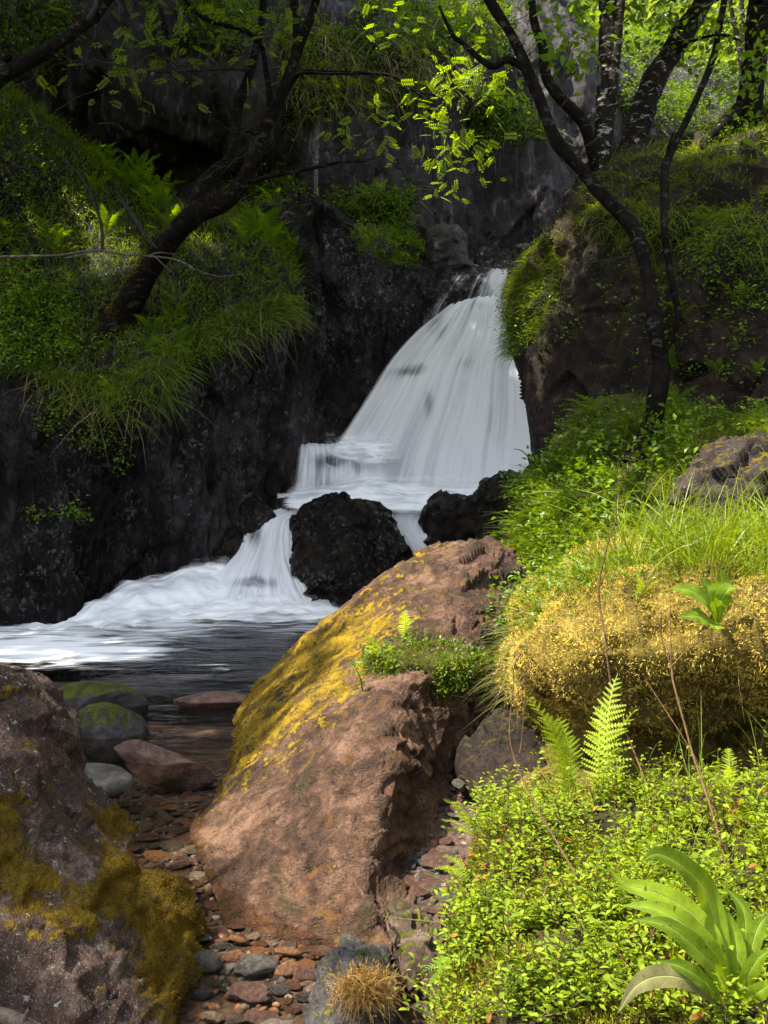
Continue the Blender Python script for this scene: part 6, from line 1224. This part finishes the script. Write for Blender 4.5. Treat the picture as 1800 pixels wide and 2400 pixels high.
for pth, wv in (([(1530, 1440, 1.72), (1470, 1180, 1.74), (1420, 1000, 1.76), (1380, 890, 1.76), (1280, 785, 1.73), (1180, 740, 1.70), (1115, 770, 1.66)], .105), ([(1530, 1440, 1.72), (1450, 1160, 1.72), (1390, 1060, 1.73), (1280, 960, 1.74), (1150, 900, 1.75), (1040, 870, 1.76), (965, 795, 1.77)], .085),
    ([(1525, 1440, 1.71), (1440, 1190, 1.68), (1350, 1090, 1.67), (1260, 1020, 1.67), (1150, 970, 1.68), (1030, 962, 1.70)], .085), ([(1520, 1445, 1.70), (1440, 1260, 1.65), (1350, 1150, 1.63), (1220, 1050, 1.62), (1080, 1022, 1.63)], .08),
    ([(1535, 1445, 1.72), (1530, 1250, 1.74), (1510, 1080, 1.76), (1440, 930, 1.78)], .065), ([(1540, 1445, 1.71), (1560, 1300, 1.70), (1610, 1200, 1.69), (1670, 1150, 1.68)], .06), ([(1540, 1445, 1.70), (1580, 1370, 1.66), (1640, 1320, 1.63), (1700, 1290, 1.62)], .055),
    ([(1530, 1440, 1.74), (1480, 1150, 1.80), (1440, 980, 1.83), (1330, 880, 1.85)], .075), ([(1535, 1440, 1.75), (1560, 1150, 1.83), (1550, 980, 1.86), (1470, 880, 1.88)], .07), ([(1540, 1440, 1.74), (1600, 1100, 1.78), (1659, 1000, 1.8)], .06), ([(1510, 1450, 1.69), (1400, 1310, 1.62), (1300, 1235, 1.6), (1180, 1200, 1.6)], .06)):
    strap(e, base, [zp(*q) for q in pth], wv * .56)
M['spot'] = leaf_mat('withered_leaf', (.05, .05, .02), (.16, .15, .05), .2, .6, veins=True)
strap(e, base, [zp(*q) for q in ((1500, 1450, 1.67), (1330, 1300, 1.6), (1200, 1268, 1.58), (1090, 1310, 1.56), (1010, 1425, 1.55))], .04, 'spot', lab='spotted withered leaf')
DH = ground_at(HUM, 1680, 1455)[1] - 3.45 - .02; base = np.array(P(1680, 1462, 3.45 + DH)); e = empty('broadleaf_plant', tuple(base), 'smaller broad-leaved plant growing out of the ochre moss on the hummock', 'plant')
z5 = lambda x, y, Y: zp(x, y, Y + DH, 900, 800)
M['docklit'] = leaf_mat('fresh_broad_leaf', (.07, .13, .010), (.20, .31, .022), .5, .6, gloss=.12, veins=True)
for pth, wv in (([(1440, 1215, 3.45), (1410, 1120, 3.42), (1395, 1060, 3.42), (1365, 1015, 3.42)], .075), ([(1440, 1215, 3.45), (1400, 1130, 3.38), (1320, 1075, 3.36), (1225, 1068, 3.36)], .07), ([(1445, 1215, 3.46), (1455, 1110, 3.5), (1462, 1040, 3.5), (1452, 975, 3.5)], .08), ([(1445, 1215, 3.45), (1460, 1120, 3.42), (1485, 1075, 3.4), (1525, 1066, 3.38)], .07),
    ([(1435, 1220, 3.43), (1390, 1200, 3.36), (1340, 1185, 3.34), (1270, 1192, 3.33)], .07), ([(1440, 1215, 3.42), (1430, 1225, 3.36), (1438, 1243, 3.33), (1450, 1240, 3.31)], .06), ([(1440, 1210, 3.46), (1425, 1120, 3.48), (1380, 1095, 3.47), (1280, 1095, 3.46)], .06)):
    strap(e, base, [z5(*q) for q in pth], wv, 'docklit')
base = np.array(P(1700, 2020, 2.3)); e = empty('broadleaf_plant', tuple(base), 'sunlit yellow-green leaf pair behind the large broad-leaved plant', 'plant')
for pth, wv in (([(1500, 800, 2.3), (1450, 765, 2.28), (1400, 775, 2.25), (1370, 800, 2.22)], .06), ([(1490, 800, 2.3), (1560, 790, 2.28), (1620, 830, 2.25)], .06)): strap(e, base, [zp(*q) for q in pth], wv, 'docklit')
# leafy herbs by the slab
def herb_plant(label, path, r, n, size, m='herb'):
    b = np.array(P(*path[0])); e = empty('leafy_herb', tuple(b), label, 'plant'); w_ = limb(e, 'stem', path, r, 'gstem', 6, .1, b, 5)
    q = catmull(w_, n, 0); s = Soup(); az = np.arange(n) * 1.57
    for sg in (0, math.pi): leaves(s, OV, q - b, unit(np.stack([np.cos(az + sg), np.sin(az + sg) * .6 - .2, .25 + 0 * az], -1)), size, (.2, .9))
    o = link('foliage', s.mesh('foliage', M[m], True), e)
for i, (pth, lab) in enumerate((([(1290, 1480, 4.3), (1288, 1400, 4.35), (1292, 1340, 4.35), (1300, 1300, 4.35)], 'tallest leafy nettle-like herb beside the right end of the slab'), ([(1330, 1470, 4.2), (1318, 1420, 4.25), (1312, 1370, 4.25)], 'leafy herb right of the tallest one at the hummock edge'), ([(1260, 1500, 4.2), (1262, 1450, 4.2), (1255, 1410, 4.2)], 'short broad-leaved herb at the left rim of the hummock'), ([(850, 1620, 4.9), (845, 1590, 4.85), (830, 1560, 4.85)], 'little sprouting herb on the mossy left face of the slab'))):
    herb_plant(lab, pth, [2, 1.8, 1.4, 1], 7, (.03, .055) if i < 3 else (.02, .04))
# dead twigs on the left ledge
stalk('pale dead branch lying level across the left ledge', [(-20, 602, 12.4), (65, 600, 12.4), (140, 598, 12.5), (222, 587, 12.5), (290, 596, 12.6), (347, 600, 12.6), (400, 606, 12.7), (434, 617, 12.7), (460, 632, 12.7), (515, 648, 12.7), (575, 640, 12.8)], [3, 3, 3, 2.8, 2.6, 2.4, 2, 1.8, 1.4, 1.2, .8], 'dead',
      [([(347, 600, 12.6), (372, 592, 12.6), (410, 596, 12.6)], [1.8, 1.4, .8]), ([(365, 603, 12.6), (388, 625, 12.6), (405, 640, 12.6)], [1.8, 1.4, .8]), ([(222, 587, 12.5), (180, 600, 12.4), (150, 604, 12.4)], [2, 1.4, .8])], 'dead_branch', 'branch', 0)
stalk('grey dead stick leaning up behind the pale level branch', [(369, 582, 13.4), (340, 555, 13.6), (325, 525, 13.8), (300, 490, 14), (274, 448, 14.2)], [3, 5, 6, 6, 4], 'twig', (), 'dead_branch', 'branch', 0)
stalk('dead twig with pale tip standing left of the grey stick', [(240, 585, 13.2), (238, 530, 13.4), (222, 480, 13.6), (200, 429, 13.8), (150, 370, 14)], [3.5, 4, 4, 3, 1.5], 'twig', [([(205, 440, 13.8), (180, 400, 13.9), (175, 350, 13.9)], [2, 1.4, .8])], 'dead_branch', 'branch', 0)
for k_, q in enumerate(([(60, 360, 14.5), (110, 380, 14.3), (150, 375, 14.2), (160, 430, 14.1)], [(130, 260, 14), (190, 225, 13.8), (250, 205, 13.6)], [(230, 290, 14), (270, 290, 13.9), (290, 305, 13.8)])):
    stalk(('thin bare arching twig above the dead sticks', 'thin bare twig below the corner trunk', 'short bare twig before the cave')[k_], q, [2, 1.6, 1.2, .8], 'twig', (), 'dead_branch', 'branch', 0)
stalk('bare twig poking from the grass beside the main fall', [(1270, 1105, 11), (1245, 1080, 11), (1225, 1058, 11), (1204, 1052, 11)], [2, 1.6, 1.2, .6], 'twig', (), 'dead_branch', 'branch', 0)
stalk('bare drooping twig under the roots on the dark right rock', [(1475, 600, 10.4), (1420, 610, 10.4), (1360, 620, 10.4), (1310, 630, 10.4)], [2, 1.8, 1.4, .6], 'twig', (), 'dead_branch', 'branch', 0)
stalk('pale birch stick in the bottom left corner', [(-60, 2372, 2.0), (0, 2380, 2.0), (40, 2392, 2.0), (90, 2415, 2.0)], [20, 19, 17, 14], 'dead', [([(55, 2395, 2.0), (64, 2375, 1.99), (70, 2362, 1.98)], [8, 6, 4])], 'dead_branch', 'branch', 0)
